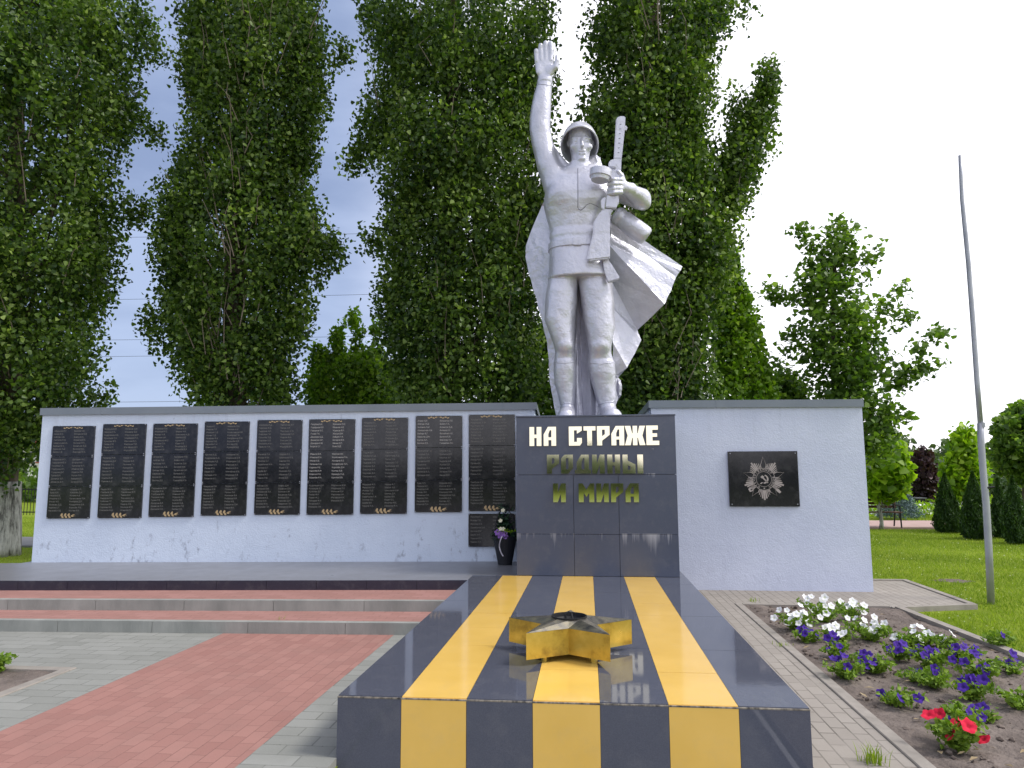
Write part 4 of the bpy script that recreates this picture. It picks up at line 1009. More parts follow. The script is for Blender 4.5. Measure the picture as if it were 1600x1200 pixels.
prismpx('stock', [(944.5, 327), (959, 327), (956, 331), (953.2, 336), (953.2, 403), (951.5, 404.6), (920, 408.3), (916.8, 407), (919.5, 393), (926.5, 367), (926.5, 351), (928.5, 347), (938, 332)], -.43, -.335, gun, .018)
prismpx('trigger_guard', [(938.5, 314), (944, 308.5), (947, 309), (944, 330), (939.5, 326)], -.43, -.38, gun, .008); prismpx('wood_grip', [(961, 306), (967, 305), (967, 318), (961, 325.5), (957, 322)], -.45, -.38, gun, .010)
# drum: short cylinder whose axis runs along the barrel
ax_ = (Vector(SP(969, 190, -.41))-Vector(SP(957, 300, -.41))).normalized()
c0 = Vector(SP(938.5, 271, -.50)); s_ = scl(938, 270, -.5)
bm = bmesh.new(); tube(bm, [c0-ax_*.11, c0-ax_*.10, c0-ax_*.055, c0-ax_*.05, c0+ax_*.045, c0+ax_*.055], [s_*12, s_*14, s_*15, s_*17.2, s_*17.2, s_*16], 28)
obj('drum_magazine', bm, m_silver, gun, smooth=False)
# blanket roll slung behind the arm
A, B = Vector(SP(960, 333, -.02)), Vector(SP(1011, 371, .02)); s_ = scl(985, 350)
bm = bmesh.new(); n = 14; dv = (B-A)
prof = [(0, 9), (.03, 12.5), (.10, 14.5), (.2, 14.6), (.24, 13.2), (.28, 14.8), (.8, 15.2), (.93, 15), (.98, 13.5), (1.0, 11)]
tube(bm, [A+dv*t for t, r_ in prof], [r_*s_ for t, r_ in prof], 24); obj('blanket_roll', bm, m_silver, ss, smooth=True)

# helmet: shell with flared rim, tipped back
hc = Vector(SP(905.6, 227, 0)); k_ = scl(905, 220)
ux = Vector((1, 0, 0)); fv = Vector((0, -.265, .165)); nv_ = Vector((0, .165, .265)).normalized(); rx = 28.6*k_
bm = bmesh.new(); rings = []
lv = [(-.02, .965), (-.035, 1.03), (-.005, 1.045), (.06, .985), (.11, .95), (.16, .90), (.205, .82), (.245, .70), (.275, .54), (.295, .35), (.303, .15), (.304, .02)]
lin = [(.29, .02), (.28, .3), (.23, .60), (.15, .80), (.06, .9), (-.02, .965)]
for h, r_ in lv+lin: rings.append([bm.verts.new(hc+ux*(math.cos(t)*rx*r_)+fv*(math.sin(t)*r_*(1.0 if math.sin(t) > 0 else .98))+nv_*h) for t in [2*math.pi*i/40 for i in range(40)]])
for a, b in zip(rings[:-1], rings[1:]):
    for i in range(40): bm.faces.new((a[i], a[(i+1) % 40], b[(i+1) % 40], b[i]))
bmesh.ops.remove_doubles(bm, verts=bm.verts[:], dist=.0005); bmesh.ops.recalc_face_normals(bm, faces=bm.faces[:]); obj('helmet', bm, m_silver, ss, smooth=True)

# cape: faceted folds blown to one side, real thickness
def cape(name, verts, tris, th=.035):
    bm = bmesh.new(); vs = [bm.verts.new(SP(*v)) for v in verts]
    for t in tris: bm.faces.new([vs[i] for i in t])
    bmesh.ops.triangulate(bm, faces=bm.faces[:]); bmesh.ops.recalc_face_normals(bm, faces=bm.faces[:])
    avg = sum((f.normal.y*f.calc_area() for f in bm.faces))
    if avg > 0: bmesh.ops.reverse_faces(bm, faces=bm.faces[:])
    bmesh.ops.subdivide_edges(bm, edges=bm.edges[:], cuts=3, use_grid_fill=True)
    rs = random.Random(len(verts))
    for v in bm.verts: v.co += Vector((rs.uniform(-1, 1), rs.uniform(-1, 1)*1.2, rs.uniform(-1, 1)))*.0045
    bmesh.ops.solidify(bm, geom=bm.faces[:], thickness=th)
    return obj(name, bm, m_silver, ss)
cv = [(948, 330, .16), (955, 366, .16), (1018, 384, .26), (1066, 416, .33), (1063, 423, .27), (1056, 433, .26), (1048, 455, .19), (1038, 475, .11),   # 0-7
      (950, 381, .06), (996, 516, .42), (952, 432, .30), (1002, 531, .33), (980, 575, .20), (958, 535, .12), (965, 591, .36), (957, 590, .26), (968.5, 603, .24), (966, 622, .26), (955, 652, .22), (1010, 398, .235), (952, 475, .22)]
ct = [(0, 2, 1), (1, 2, 19, 8), (2, 3, 4, 19), (8, 19, 4, 5), (8, 5, 6, 7), (8, 7, 9, 10), (10, 9, 20), (20, 9, 11, 12), (20, 12, 13), (13, 12, 14, 15), (15, 14, 16, 17, 18)]
cape('cape', cv, ct)
lv_ = [(852, 312, .12), (846, 322, .20), (832, 356, .30), (821.5, 384, .34), (821, 401, .34), (827, 430, .32), (837, 463, .28), (847, 503, .25), (855, 538, .24), (857.5, 560, .24), (857.5, 582, .24), (860, 603, .23), (864, 624, .22), (869, 652, .2),
       (872, 320, .16), (868, 360, .08), (866, 400, .06), (866, 440, .08), (868, 500, .10), (876, 545, .14), (882, 600, .14), (886, 652, .14), (845, 385, .20), (848, 440, .22)]
cape('cape', lv_, [(0, 1, 14), (1, 2, 15, 14), (2, 3, 22, 15), (3, 4, 22), (22, 16, 15), (4, 5, 23, 22), (22, 23, 17, 16), (5, 6, 7, 23), (23, 7, 18, 17), (7, 8, 19, 18), (8, 9, 10, 19), (10, 11, 20, 19), (11, 12, 20), (12, 13, 21, 20)])
mid = []; us = [884, 893, 901, 908, 915, 921, 928, 936]; dp = [.14, .22, .18, .26, .15, .07, .17, .14]; db = [.10, .17, .12, .17, .08, -.03, .10, .1]
for i, u in enumerate(us): mid.append((905+(u-905)*.55, 440, dp[i]*.8)); 
for i, u in enumerate(us): mid.append((u, 540, dp[i]))
for i, u in enumerate(us): mid.append((u+(3 if i > 2 else 0), 655, db[i]))
n = len(us); cape('cape_lining', mid, [(r*n+i, r*n+i+1, (r+1)*n+i+1, (r+1)*n+i) for r in (0, 1) for i in range(n-1)])
# cape collar bunched on the far shoulder
cape('cape_hood', [(918, 246, .10), (930, 241, .12), (938, 246, .10), (934, 253, .02), (942, 262, .0), (926, 262, -.06), (919, 256, -.02), (950, 270, .03), (938, 275, -.06)], [(0, 1, 3, 6), (1, 2, 3), (3, 4, 5, 6), (3, 2, 4), (4, 7, 8, 5)], .04)
# ================================================================== TREES AND PLANTS
def leafmesh(C, size, rs, aspect=.85, droop=.5, up=None, fold=.25, tone=None, flatness=0.):
    """one folded diamond leaf at each centre C; returns V, F, tone"""
    n = len(C); d = rs.normal(0, 1, (n, 3)); d[:, 2] -= droop
    if up is not None: d = d*.45+np.array([0, 0, up])
    if flatness: d[:, 2] *= (1-flatness)
    d /= np.linalg.norm(d, axis=1)[:, None]
    s = rs.normal(0, 1, (n, 3)); 
    if flatness: s[:, 2] *= (1-flatness)
    s -= d*(s*d).sum(1)[:, None]; s /= np.linalg.norm(s, axis=1)[:, None]
    nn = np.cross(d, s); L_ = size*rs.uniform(.6, 1.25, n)[:, None]; W_ = L_*aspect*.5
    a = C-d*L_*.42; c = C+d*L_*.58; up_ = nn*L_*fold
    b1 = C-d*L_*.26+s*W_+up_*.5; b2 = C+d*L_*.12+s*W_*.72+up_*.35; e1 = C-d*L_*.26-s*W_+up_*.5; e2 = C+d*L_*.12-s*W_*.72+up_*.35
    V = np.stack([a, b1, b2, c, e2, e1], 1).reshape(-1, 3); i = np.arange(n)*6
    F = np.concatenate([np.stack([i, i+1, i+2], 1), np.stack([i, i+2, i+3], 1), np.stack([i, i+3, i+4], 1), np.stack([i, i+4, i+5], 1)])
    if tone is None: tone = rs.beta(2.2, 2.2, n)
    return V, F, np.repeat(tone, 6)
def crown_from(clumps, per, size, rs, mtl, parent, name='crown', loose=.09, **kw):
    """clumps: rows of x, y, z, radius, height radius, tone shift"""
    clumps = np.array(clumps); cnt = np.maximum(3, (per*(clumps[:, 3]/clumps[:, 3].mean())**2).astype(int)); idx = np.repeat(np.arange(len(clumps)), cnt); n = len(idx)
    q = rs.normal(0, 1, (n, 3)); q /= np.linalg.norm(q, axis=1)[:, None]; q *= (rs.uniform(0, 1, n)**.45)[:, None]
    q += rs.normal(0, loose, (n, 3))
    C = clumps[idx, :3]+q*np.stack([clumps[idx, 3], clumps[idx, 3], clumps[idx, 4]], 1)
    tone = np.clip(rs.beta(1.25, 1.7, n)*.92+clumps[idx, 5]+.02+.12*(C[:, 2]-clumps[idx, 2])/clumps[idx, 4], 0, 1)  # random tone, raised toward each clump's top as painted light from above
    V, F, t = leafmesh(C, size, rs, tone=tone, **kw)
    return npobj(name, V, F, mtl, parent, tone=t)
def prof_at(prof, v):
    pr = np.array(prof, float); return np.interp(v, pr[:, 0], pr[:, 1]), np.interp(v, pr[:, 0], pr[:, 2])
def limbs(parent, base, top, r0, r1, tips, rs, rate=.35, name='trunk', mtl=None, seg=10, tw=.012, start=.3, lean=0):
    bm = bmesh.new(); base, top = Vector(base), Vector(top); pts = []; rr = []
    for i in range(15):
        t = i/14; p = base.lerp(top, t)+Vector((math.sin(t*5+lean)*.10, math.cos(t*4+lean)*.08, 0))*min(1, t*4); pts.append(p); rr.append((r0*(1-t)+r1*t)*(1+.35*max(0, .08-t)/.08))
    tube(bm, pts, rr, seg)
    # flute the trunk so that its outline is not a perfect pipe
    for v in bm.verts: v.co += Vector((math.sin(v.co.z*3+v.co.x*30), math.cos(v.co.z*2.3+v.co.y*25), 0))*r0*.06
    obj('trunk', bm, mtl or m_bark, parent, smooth=True)
    if tips:
        bm = bmesh.new(); h = top.z-base.z
        for tp in tips:
            tp = Vector(tp); back = rs.uniform(.7, 1.6)*rate*4*max(.25, math.hypot(tp.x-base.x, tp.y-base.y)/1.5)
            z0 = max(base.z+h*start*.4, tp.z-back); t = min(1, (z0-base.z)/h); s = base.lerp(top, t)
            c1 = s.lerp(tp, .45)+Vector((0, 0, -.15*back))+Vector(rs.normal(0, .08, 3)); L_ = (tp-s).length
            rb = min(.055, tw*(1+L_*.9)); tube(bm, [s, s.lerp(c1, .5), c1, c1.lerp(tp, .55)+Vector(rs.normal(0, .03, 3)), tp], [rb, rb*.85, rb*.65, rb*.4, .004], 5, cap=False)
        obj('branches', bm, mtl or m_bark, parent, smooth=True)
def sky_tree(name, label, cat, prof, Y, trunk_u, base_z, mtl, size, nclump, per, seed, ztop=None, crad=(.32, .55), vstretch=1.5, depth=.9, group=None,
             r0=.25, nbr=60, lobes=(), shell=.5, holes=(), bark=None, tw=.012, lowz=None, zb=0.0, trunk_top=None, twigs=0, twig_u=None, **kw):
    rs = np.random.RandomState(seed); vlo, vhi = prof[0][0], prof[-1][0]
    b = G(trunk_u, 900); bx = P(trunk_u, vhi, Y)[0]
    root = thing(name, label, cat, (bx, Y, zb-.02), 0, group)
    clumps = []; n = 0
    while n < nclump:
        v = rs.uniform(vlo, vhi); uL, uR = prof_at(prof, v); 
        if rs.uniform() > (uR-uL)/max(p[2]-p[1] for p in prof): continue
        k = py((uL+uR)/2, v, Y)[1]; c = (uL+uR)/2; hw = (uR-uL)/2; rc = rs.uniform(*crad)
        rr = rc/k; a = rs.uniform(0, 6.28); q = rs.uniform(shell, 1)**.6 if rs.uniform() < .8 else rs.uniform(0, 1)
        lim = max(hw-rr*.75, hw*.3); u = c+math.cos(a)*lim*q; dy = math.sin(a)*lim*k*q*depth
        if dy > .2*lim*k and rs.uniform() < .45: continue          # fewer at the back
        if any((u-hu)**2/hr**2+(v-hv)**2/hq**2 < 1 and dy < .6 for hu, hv, hr, hq in holes): continue
        p = P(u, v, Y+dy); clumps.append((p[0], p[1], p[2], rc, rc*vstretch, rs.normal(0, .17))); n += 1
    tips = [c[:3] for c in clumps]; rs.shuffle(tips); tips = [(bx+(q[0]-bx)*.8, Y+(q[1]-Y)*.8, q[2]) for q in tips[:nbr]]
    for (u0, v0, u1, v1, rpx, cnt) in lobes:
        for i in range(cnt):
            t = rs.uniform(); k = py(u0, v0, Y)[1]; dy = rs.normal(0, rpx*k*.5); wv = rpx*(.35+.9*math.sin(math.pi*min(1, .15+t*.85)))
            p = P(u0+(u1-u0)*t+rs.normal(0, wv*.4), v0+(v1-v0)*t+rs.normal(0, wv*.3), Y+dy); rc = rs.uniform(*crad)*.6; clumps.append((p[0], p[1], p[2], rc, rc*vstretch, rs.normal(.03, .09)))
    
    zt_ = ztop
    if ztop:   # crown above the frame, thinner
        vz = P(trunk_u, vlo, Y)[2]; kk = py(trunk_u, vlo, Y)[1]; w0 = (prof[0][2]-prof[0][1])/2*kk; cx = P((prof[0][2]+prof[0][1])/2, vlo, Y)[0]
        for i in range(int(nclump*.35)):
            z_ = rs.uniform(vz, ztop); ww = w0*(1-(z_-vz)/(ztop-vz))**.6; a = rs.uniform(0, 6.28); q = rs.uniform(.2, 1)
            clumps.append((cx+math.cos(a)*ww*q, Y+math.sin(a)*ww*q, z_, .5, .8, 0))
    else: zt_ = trunk_top or P(trunk_u, vlo+(vhi-vlo)*.12, Y)[2]
    topx = P(trunk_u, (vlo+vhi)/2, Y)[0]
    limbs(root, (bx, Y, zb-.05), (topx+(topx-bx)*.2, Y, zt_), r0, .03, tips, rs, tw=tw, mtl=bark, lean=seed)
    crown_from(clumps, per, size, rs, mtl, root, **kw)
    if twigs:
        bm = bmesh.new()
        for i in range(twigs):
            v = rs.uniform(vlo+20, vhi); uL, uR = prof_at(prof, v); c = (uL+uR)/2+(twig_u or 0); hw = (uR-uL)/2*(.35 if twig_u is not None and rs.uniform() < .6 else .8); u = c+rs.normal(0, .45)*hw; k = py(c, v, Y)[1]
            e = max(0, 1-((u-(uL+uR)/2)/((uR-uL)/2))**2)**.5*(uR-uL)/2*k*depth; s0 = Vector(P(u, v, Y-e*rs.uniform(.35, .9))); L_ = rs.uniform(.35, 1.3); ln_ = Vector((rs.normal(0, .16)+(u-c)/max(hw, 1)*.25, rs.normal(-.1, .15), 1)).normalized()
            k1, k2 = [Vector(rs.normal(0, .07, 3)) for _ in (0, 1)]; tube(bm, [s0, s0+ln_*L_*.3+k1*.5, s0+ln_*L_*.6+k1, s0+ln_*L_+k2], [.010, .008, .006, .003], 4, cap=False)
        obj('bare_twigs', bm, mat('bare_twig', rough=.9, fn=varied((.13, .10, .075), (.27, .22, .17), 6, 0, 0)), root)
    return root
YP = 4.9; PG = 'tall poplars in a row behind the wall'
t1 = sky_tree('poplar_tree', 'tall poplar at the far left with a whitewashed trunk foot', 'tree',
    [(0, -190, 250), (100, -190, 242), (180, -190, 232), (230, -190, 215), (300, -190, 205), (400, -190, 205), (470, -190, 200), (540, -190, 178), (600, -190, 160), (650, -180, 120), (700, -150, 62), (745, -110, 44)],
    YP, 8, 0, m_poplar, .094, 760, 140, 1, ztop=18, group=PG, r0=.26, nbr=90, twigs=30, holes=((35, 260, 26, 90), (20, 600, 20, 60)), lobes=((120, 630, 165, 618, 14, 8), (200, 330, 235, 330, 12, 6), (215, 100, 250, 75, 14, 6)))
bm = bmesh.new(); rs_ = random.Random(3); pts = []; rr = []
bx_ = t1.location.x
for i in range(9):
    z = -.05+i*.19; pts.append((bx_+math.sin(i*.6)*.006, YP, z)); rr.append(.26*(1+.35*max(0, 1-z/1.44))+.035)
tube(bm, pts, rr, 28)
for v in bm.verts:
    a = math.atan2(v.co.y-YP, v.co.x-bx_); q = math.sin(a*9+v.co.z*1.5)*.012+math.sin(a*23)*.006; v.co += Vector((math.cos(a)*q, math.sin(a)*q, 0))
obj('whitewash', bm, m_wwash, t1, smooth=True)
sky_tree('poplar_tree', 'tall poplar second from the left with brown bare twigs showing up its middle', 'tree',
    [(0, 262, 522), (80, 275, 530), (110, 258, 528), (150, 275, 528), (200, 262, 512), (250, 250, 505), (300, 232, 500), (340, 222, 512), (370, 222, 530), (420, 226, 528), (450, 232, 505), (490, 226, 500), (540, 232, 478), (580, 262, 482), (640, 290, 470)],
    YP, 368, 0, m_poplar, .092, 480, 160, 2, ztop=18.5, group=PG, r0=.3, nbr=150, twigs=110, twig_u=-8, holes=((330, 260, 17, 55), (362, 420, 20, 130)), tw=.011,
    lobes=((505, 110, 540, 85, 12, 6), (500, 400, 532, 395, 14, 7), (250, 215, 232, 200, 10, 4), (240, 520, 228, 500, 12, 5)))
sky_tree('poplar_tree', 'tall dense poplar directly left of the statue', 'tree',
    [(0, 552, 880), (50, 558, 882), (120, 572, 880), (190, 552, 885), (250, 545, 885), (275, 590, 885), (330, 585, 885), (400, 575, 868), (450, 572, 862), (520, 585, 860), (600, 590, 860), (645, 600, 850)],
    YP, 706, 0, m_poplar, .092, 520, 160, 3, ztop=19, group=PG, r0=.3, nbr=110, twigs=35, tw=.010, holes=((695, 140, 12, 50),),
    lobes=((570, 230, 545, 262, 14, 8), (580, 20, 552, 30, 14, 5), (590, 380, 568, 372, 12, 5)))
sky_tree('poplar_tree', 'tall poplar behind the statue with a side limb rising to the right', 'tree',
    [(0, 908, 1148), (40, 900, 1150), (75, 884, 1140), (150, 886, 1128), (200, 890, 1112), (250, 900, 1130), (300, 910, 1160), (350, 915, 1168), (400, 915, 1160), (450, 920, 1148), (520, 930, 1128), (600, 930, 1130), (645, 940, 1130)],
    YP, 1022, 0, m_poplar, .092, 450, 155, 4, ztop=18, group=PG, r0=.28, nbr=120, twigs=65, twig_u=0, tw=.010, shell=.35, holes=((930, 110, 20, 40), (1045, 40, 22, 40), (1000, 330, 12, 40)),
    lobes=((1140, 310, 1180, 170, 40, 78), (1178, 210, 1202, 112, 22, 26), (1150, 150, 1150, 190, 10, 5)))
m_mid = leafmat('mid_green_leaf', (.07, .15, .012), (.18, .30, .022), .42, (.32, .46, .04))
SG = 'young trees growing behind the walls'
sky_tree('young_tree', 'bright green young tree beside the poplar at the right of the statue', 'tree',
    [(400, 1128, 1150), (450, 1120, 1168), (500, 1108, 1190), (560, 1100, 1212), (600, 1095, 1222), (645, 1090, 1228)], 6.4, 1160, 0, m_mid, .105, 95, 90, 5, crad=(.2, .38), group=SG, r0=.09, nbr=40, tw=.006)
sky_tree('young_tree', 'small bright green tree peeping over the name wall between two poplars', 'tree',
    [(560, 486, 600), (580, 478, 625), (600, 470, 640), (650, 465, 650)], 7.2, 540, 0, m_mid, .105, 120, 80, 6, crad=(.18, .34), group=SG, r0=.08, nbr=30, tw=.006, lobes=((525, 570, 528, 508, 20, 16), (560, 570, 556, 482, 13, 14), (590, 570, 588, 510, 14, 10), (500, 575, 494, 545, 10, 6)))
sky_tree('young_tree', 'dark low tree filling the gap behind the statue boots', 'tree',
    [(520, 800, 880), (560, 780, 1000), (600, 770, 1010), (650, 770, 1010)], 7.8, 860, 0, m_maple, .12, 110, 90, 7, crad=(.25, .45), group=SG, r0=.1, nbr=30, tw=.006)
sky_tree('young_tree', 'low dark shrubby tree between the poplar and the maple above the emblem wall', 'tree',
    [(600, 1195, 1245), (615, 1185, 1265), (650, 1175, 1275)], 7.4, 1215, 0, m_maple, .12, 36, 85, 17, crad=(.2, .4), group=SG, r0=.08, nbr=20, tw=.006)
sky_tree('maple_tree', 'loose leafy maple standing behind the emblem wall against white sky', 'tree',
    [(352, 1298, 1318), (385, 1285, 1345), (410, 1262, 1352), (440, 1240, 1360), (480, 1225, 1375), (520, 1228, 1388), (560, 1232, 1398), (600, 1245, 1405), (640, 1255, 1412), (680, 1290, 1405), (720, 1300, 1400)],
    6.6, 1310, 0, m_maple, .115, 190, 27, 8, crad=(.2, .36), loose=.42, vstretch=.8, r0=.13, nbr=80, tw=.007, shell=.2,
    lobes=((1270, 420, 1250, 352, 12, 14), (1235, 480, 1198, 445, 14, 14), (1240, 520, 1215, 560, 14, 9), (1340, 440, 1372, 384, 11, 9), (1370, 500, 1412, 445, 14, 14), (1375, 530, 1425, 490, 13, 10), (1390, 620, 1472, 515, 17, 26), (1400, 590, 1474, 570, 11, 12), (1380, 650, 1425, 650, 11, 9), (1310, 360, 1312, 340, 7, 4)), droop=.2, flatness=.35, aspect=1.0)
# park on the right
sky_tree('small_catalpa', 'small yellow-green tree with big leaves and a pale stem by the bench', 'tree',
    [(684, 1368, 1398), (700, 1350, 1415), (720, 1345, 1425), (745, 1345, 1428), (765, 1352, 1420), (774, 1365, 1400)], 13.1, 1374, 0, m_bright, .25, 60, 26, 9, crad=(.25, .4), vstretch=1., r0=.055, nbr=16, tw=.008, aspect=1.0, bark=m_wwash)
sky_tree('ball_tree', 'round dark green globe-crowned tree at the right edge', 'tree',
    [(640, 1580, 1625), (655, 1556, 1650), (680, 1545, 1662), (710, 1543, 1662), (735, 1556, 1655), (752, 1580, 1630)], 12.2, 1603, 0, m_maple, .16, 120, 75, 10, crad=(.25, .38), vstretch=.9, r0=.08, nbr=14, tw=.008)
sky_tree('purple_tree', 'dark purple-leaved tree between the green park trees', 'tree', [(712, 1432, 1450), (730, 1424, 1464), (760, 1422, 1466), (790, 1432, 1460)], 24, 1444, 0, m_purple, .2, 55, 50, 14, crad=(.3, .5), r0=.09, nbr=10)
sky_tree('purple_tree', 'low purple shrub half hidden behind the thujas', 'shrub', [(738, 1500, 1515), (750, 1492, 1525), (775, 1492, 1525)], 24, 1508, 0, m_purple, .2, 26, 45, 15, crad=(.25, .45), r0=.06, nbr=6)
sky_tree('light_green_tree', 'light green tree rising behind the thujas left of the flagpole', 'tree', [(685, 1492, 1520), (705, 1478, 1538), (730, 1468, 1545), (760, 1470, 1548), (780, 1480, 1540)], 21, 1508, 0, m_bright, .24, 75, 42, 16, crad=(.3, .5), r0=.08, nbr=14, aspect=1.)
for i, (u, vt, vb, hw, Y, lab) in enumerate(((1482, 740, 830, 20, 11.8, 'cone-shaped thuja farthest left of the four, clear of the flagpole'), (1527, 738, 840, 22, 10.8, 'cone-shaped thuja standing directly behind the flagpole'),
                                 (1566, 748, 838, 15, 10.4, 'slimmer cone-shaped thuja just right of the flagpole'), (1590, 745, 847, 20, 9.3, 'cone-shaped thuja at the right edge of the picture'))):
    rs2 = np.random.RandomState(30+i); b = G(u, vb); Yb = b[1]; tp = P(u, vt, Yb); k = py(u, vb, Yb)[1]; H = tp[2]; W_ = hw*k
    root = thing('thuja', lab, 'conifer', (b[0], Yb, -.03), 0, 'clipped cone thujas on the lawn')
    bm = bmesh.new(); tube(bm, [(b[0], Yb, -.05), (b[0], Yb, H*.8)], [.04, .01], 7); obj('trunk', bm, m_bark, root)
    n = 9000; t = rs2.uniform(0, 1, n)**1.25; a = rs2.uniform(0, 6.28, n)
    wv = W_*np.where(t < .12, .75+t*2.1, (1-((t-.12)/.88)**1.5))*(1+.10*np.sin(a*5+t*9+i)+.07*np.sin(a*11-t*17)); q = rs2.uniform(.55, 1.02, n)
    C = np.stack([b[0]+np.cos(a)*wv*q, Yb+np.sin(a)*wv*q, t*H], 1)
    V, F, tn = leafmesh(C, .085, rs2, aspect=.35, up=1.1, tone=np.clip(rs2.beta(2, 2.4, n)+.10*np.sin(a*5+t*9+i), 0, 1)); npobj('foliage', V, F, m_thuja, root, tone=tn)  # tone lighter on the bulges, darker in the hollows: shade painted in
# far tree belt in front and the belt that the polished letters mirror
def belt_trees(name, x0, x1, y, h, n, seed, mtl, size, per, label=None):
    rs2 = np.random.RandomState(seed); cl = []
    for i in range(n):
        x = rs2.uniform(x0, x1); hh = h*(.55+.45*abs(math.sin(x*.31+seed)*math.cos(x*.13)))*rs2.uniform(.75, 1.1); z = rs2.uniform(0, hh)
        cl.append((x, y+rs2.uniform(-2, 2), z, rs2.uniform(.8, 1.5), rs2.uniform(.8, 1.6), rs2.normal(0, .1)))
    o = crown_from(cl, per, size, rs2, mtl, None, name); o['kind'] = 'stuff'; return o
belt_trees('far_tree_belt', 16, 90, 62, 5.6, 700, 3, m_far, .5, 90)
belt_trees('far_low_scrub', 10, 60, 40, 2.0, 210, 8, m_far, .3, 70)
belt_trees('left_far_scrub', -70, -25, 34, 3.6, 220, 4, m_maple, .35, 70)
belt_trees('rear_tree_belt', -26, 30, -52, 2.7, 300, 5, m_far, .6, 60)
# slim distant conifers on the skyline
for i, (u, vt) in enumerate(((1458, 706), (1412, 715))):
    b = P(u, 745, 58); tp = P(u, vt, 58); rs2 = np.random.RandomState(50+i)
    root = thing('distant_conifer', ('small pointed conifer on the skyline above the purple tree', 'small pointed conifer on the skyline beside the yellow-green tree')[i], 'conifer', (b[0], 58, 0))
    bm = bmesh.new(); tube(bm, [(b[0], 58, 0), (b[0], 58, tp[2])], [.12, .02], 6); obj('trunk', bm, m_bark, root)
    n = 900; t = rs2.uniform(0, 1, n); a = rs2.uniform(0, 6.28, n); wv = .9*(1-t)+.08
    V, F, tn = leafmesh(np.stack([b[0]+np.cos(a)*wv, 58+np.sin(a)*wv, t*tp[2]], 1), .45, rs2, aspect=.5); npobj('foliage', V, F, m_far, root, tone=tn)
# grass tufts growing in the joints
def tuft(u, v, n, h, label, seed, z=0., spread=.03, name='grass_tuft'):
    b = G(u, v, z); rs2 = np.random.RandomState(seed); bm_ = []
    ang = rs2.uniform(0, 6.28, n); hh = h*rs2.uniform(.4, 1.1, n); base = np.stack([b[0]+rs2.normal(0, spread, n), b[1]+rs2.normal(0, spread, n), np.full(n, z-.005)], 1)
    ln_ = np.stack([np.cos(ang), np.sin(ang)], 1)*(hh*rs2.uniform(.1, .7, n))[:, None]; mid = base+np.stack([ln_[:, 0]*.35, ln_[:, 1]*.35, hh*.65], 1); tip = base+np.stack([ln_[:, 0], ln_[:, 1], hh], 1)
    d = np.stack([-np.sin(ang), np.cos(ang), 0*ang], 1)*.0028
    V = np.stack([base-d, base+d, mid+d*.8, mid-d*.8, tip], 1).reshape(-1, 3); i = np.arange(n)*5
    F = np.concatenate([np.stack([i, i+1, i+2], 1), np.stack([i, i+2, i+3], 1), np.stack([i+3, i+2, i+4], 1)])
    o = npobj(name, V, F, m_grass, tone=np.repeat(rs2.beta(2, 2, n), 5)); tag(o, label, 'grass tuft')
    return o
tuft(1364, 1192, 70, .10, 'grass tuft sprouting from the paving joint near the flower bed', 1, spread=.03)
tuft(437, 986, 34, .16, 'thin grass tuft growing in front of the lowest step', 2, spread=.015)
tuft(680, 951, 22, .07, 'short grass tuft where the upper step meets the platform', 3, z=.115, spread=.015)
tuft(1131, 921, 30, .13, 'wispy weed at the foot of the emblem wall', 4, spread=.02)
tuft(1176, 940, 26, .06, 'low weed in the paving at the corner of the flower bed', 5, spread=.04)
tuft(1225, 1010, 26, .05, 'pale weed at the kerb edge of the flower bed', 6, spread=.04)

# ---- petunias
def petal_flower(rs2, r):
    bm = bmesh.new(); c = bm.verts.new((0, 0, -r*.35)); ring = []; n = 20
    for i in range(n):
        a = 2*math.pi*i/n; rr = r*(1+.13*math.cos(5*a)); ring.append(bm.verts.new((math.cos(a)*rr, math.sin(a)*rr, .10*r*math.sin(5*a+1)+rs2.uniform(-.06, .06)*r)))
    mid = [bm.verts.new((math.cos(2*math.pi*i/n)*r*.35, math.sin(2*math.pi*i/n)*r*.35, -r*.02)) for i in range(n)]
    for i in range(n):
        bm.faces.new((c, mid[i], mid[(i+1) % n])); bm.faces.new((mid[i], ring[i], ring[(i+1) % n], mid[(i+1) % n]))
    return bm
def petalmat(name, c1, c2, cen):
    def fn(t, b):
        v = objco(t); g = t.nodes.new('ShaderNodeVectorMath'); g.operation = 'LENGTH'; t.links.new(v, g.inputs[0])
        base = ramp(t, noise(t, v, 30, 4), [(.3, c1), (.7, c2)])
        k = t.nodes.new('ShaderNodeMapRange'); k.inputs['From Min'].default_value = .004; k.inputs['From Max'].default_value = .016; t.links.new(g.outputs['Value'], k.inputs['Value'])
        t.links.new(mixc(t, k.outputs[0], cen, base), b.inputs['Base Color']); b.inputs['Subsurface Weight'].default_value = 0
    return mat(name, rough=.75, spec=.2, fn=fn)
PM = {'white': petalmat('white_petal', (.78, .78, .78), (.88, .87, .86), (.6, .65, .35)), 'violet': petalmat('violet_petal', (.035, .012, .17), (.085, .03, .33), (.02, .01, .08)), 'red': petalmat('red_petal', (.62, .012, .04), (.78, .025, .07), (.3, .01, .02))}
FM = {}
for cname in PM:
    for kx in range(3):
        bmf = petal_flower(random.Random(kx), .036); me = bpy.data.meshes.new('flower'); bmf.to_mesh(me); bmf.free(); me.materials.append(PM[cname]); me.polygons.foreach_set('use_smooth', [True]*len(me.polygons)); FM[cname, kx] = me
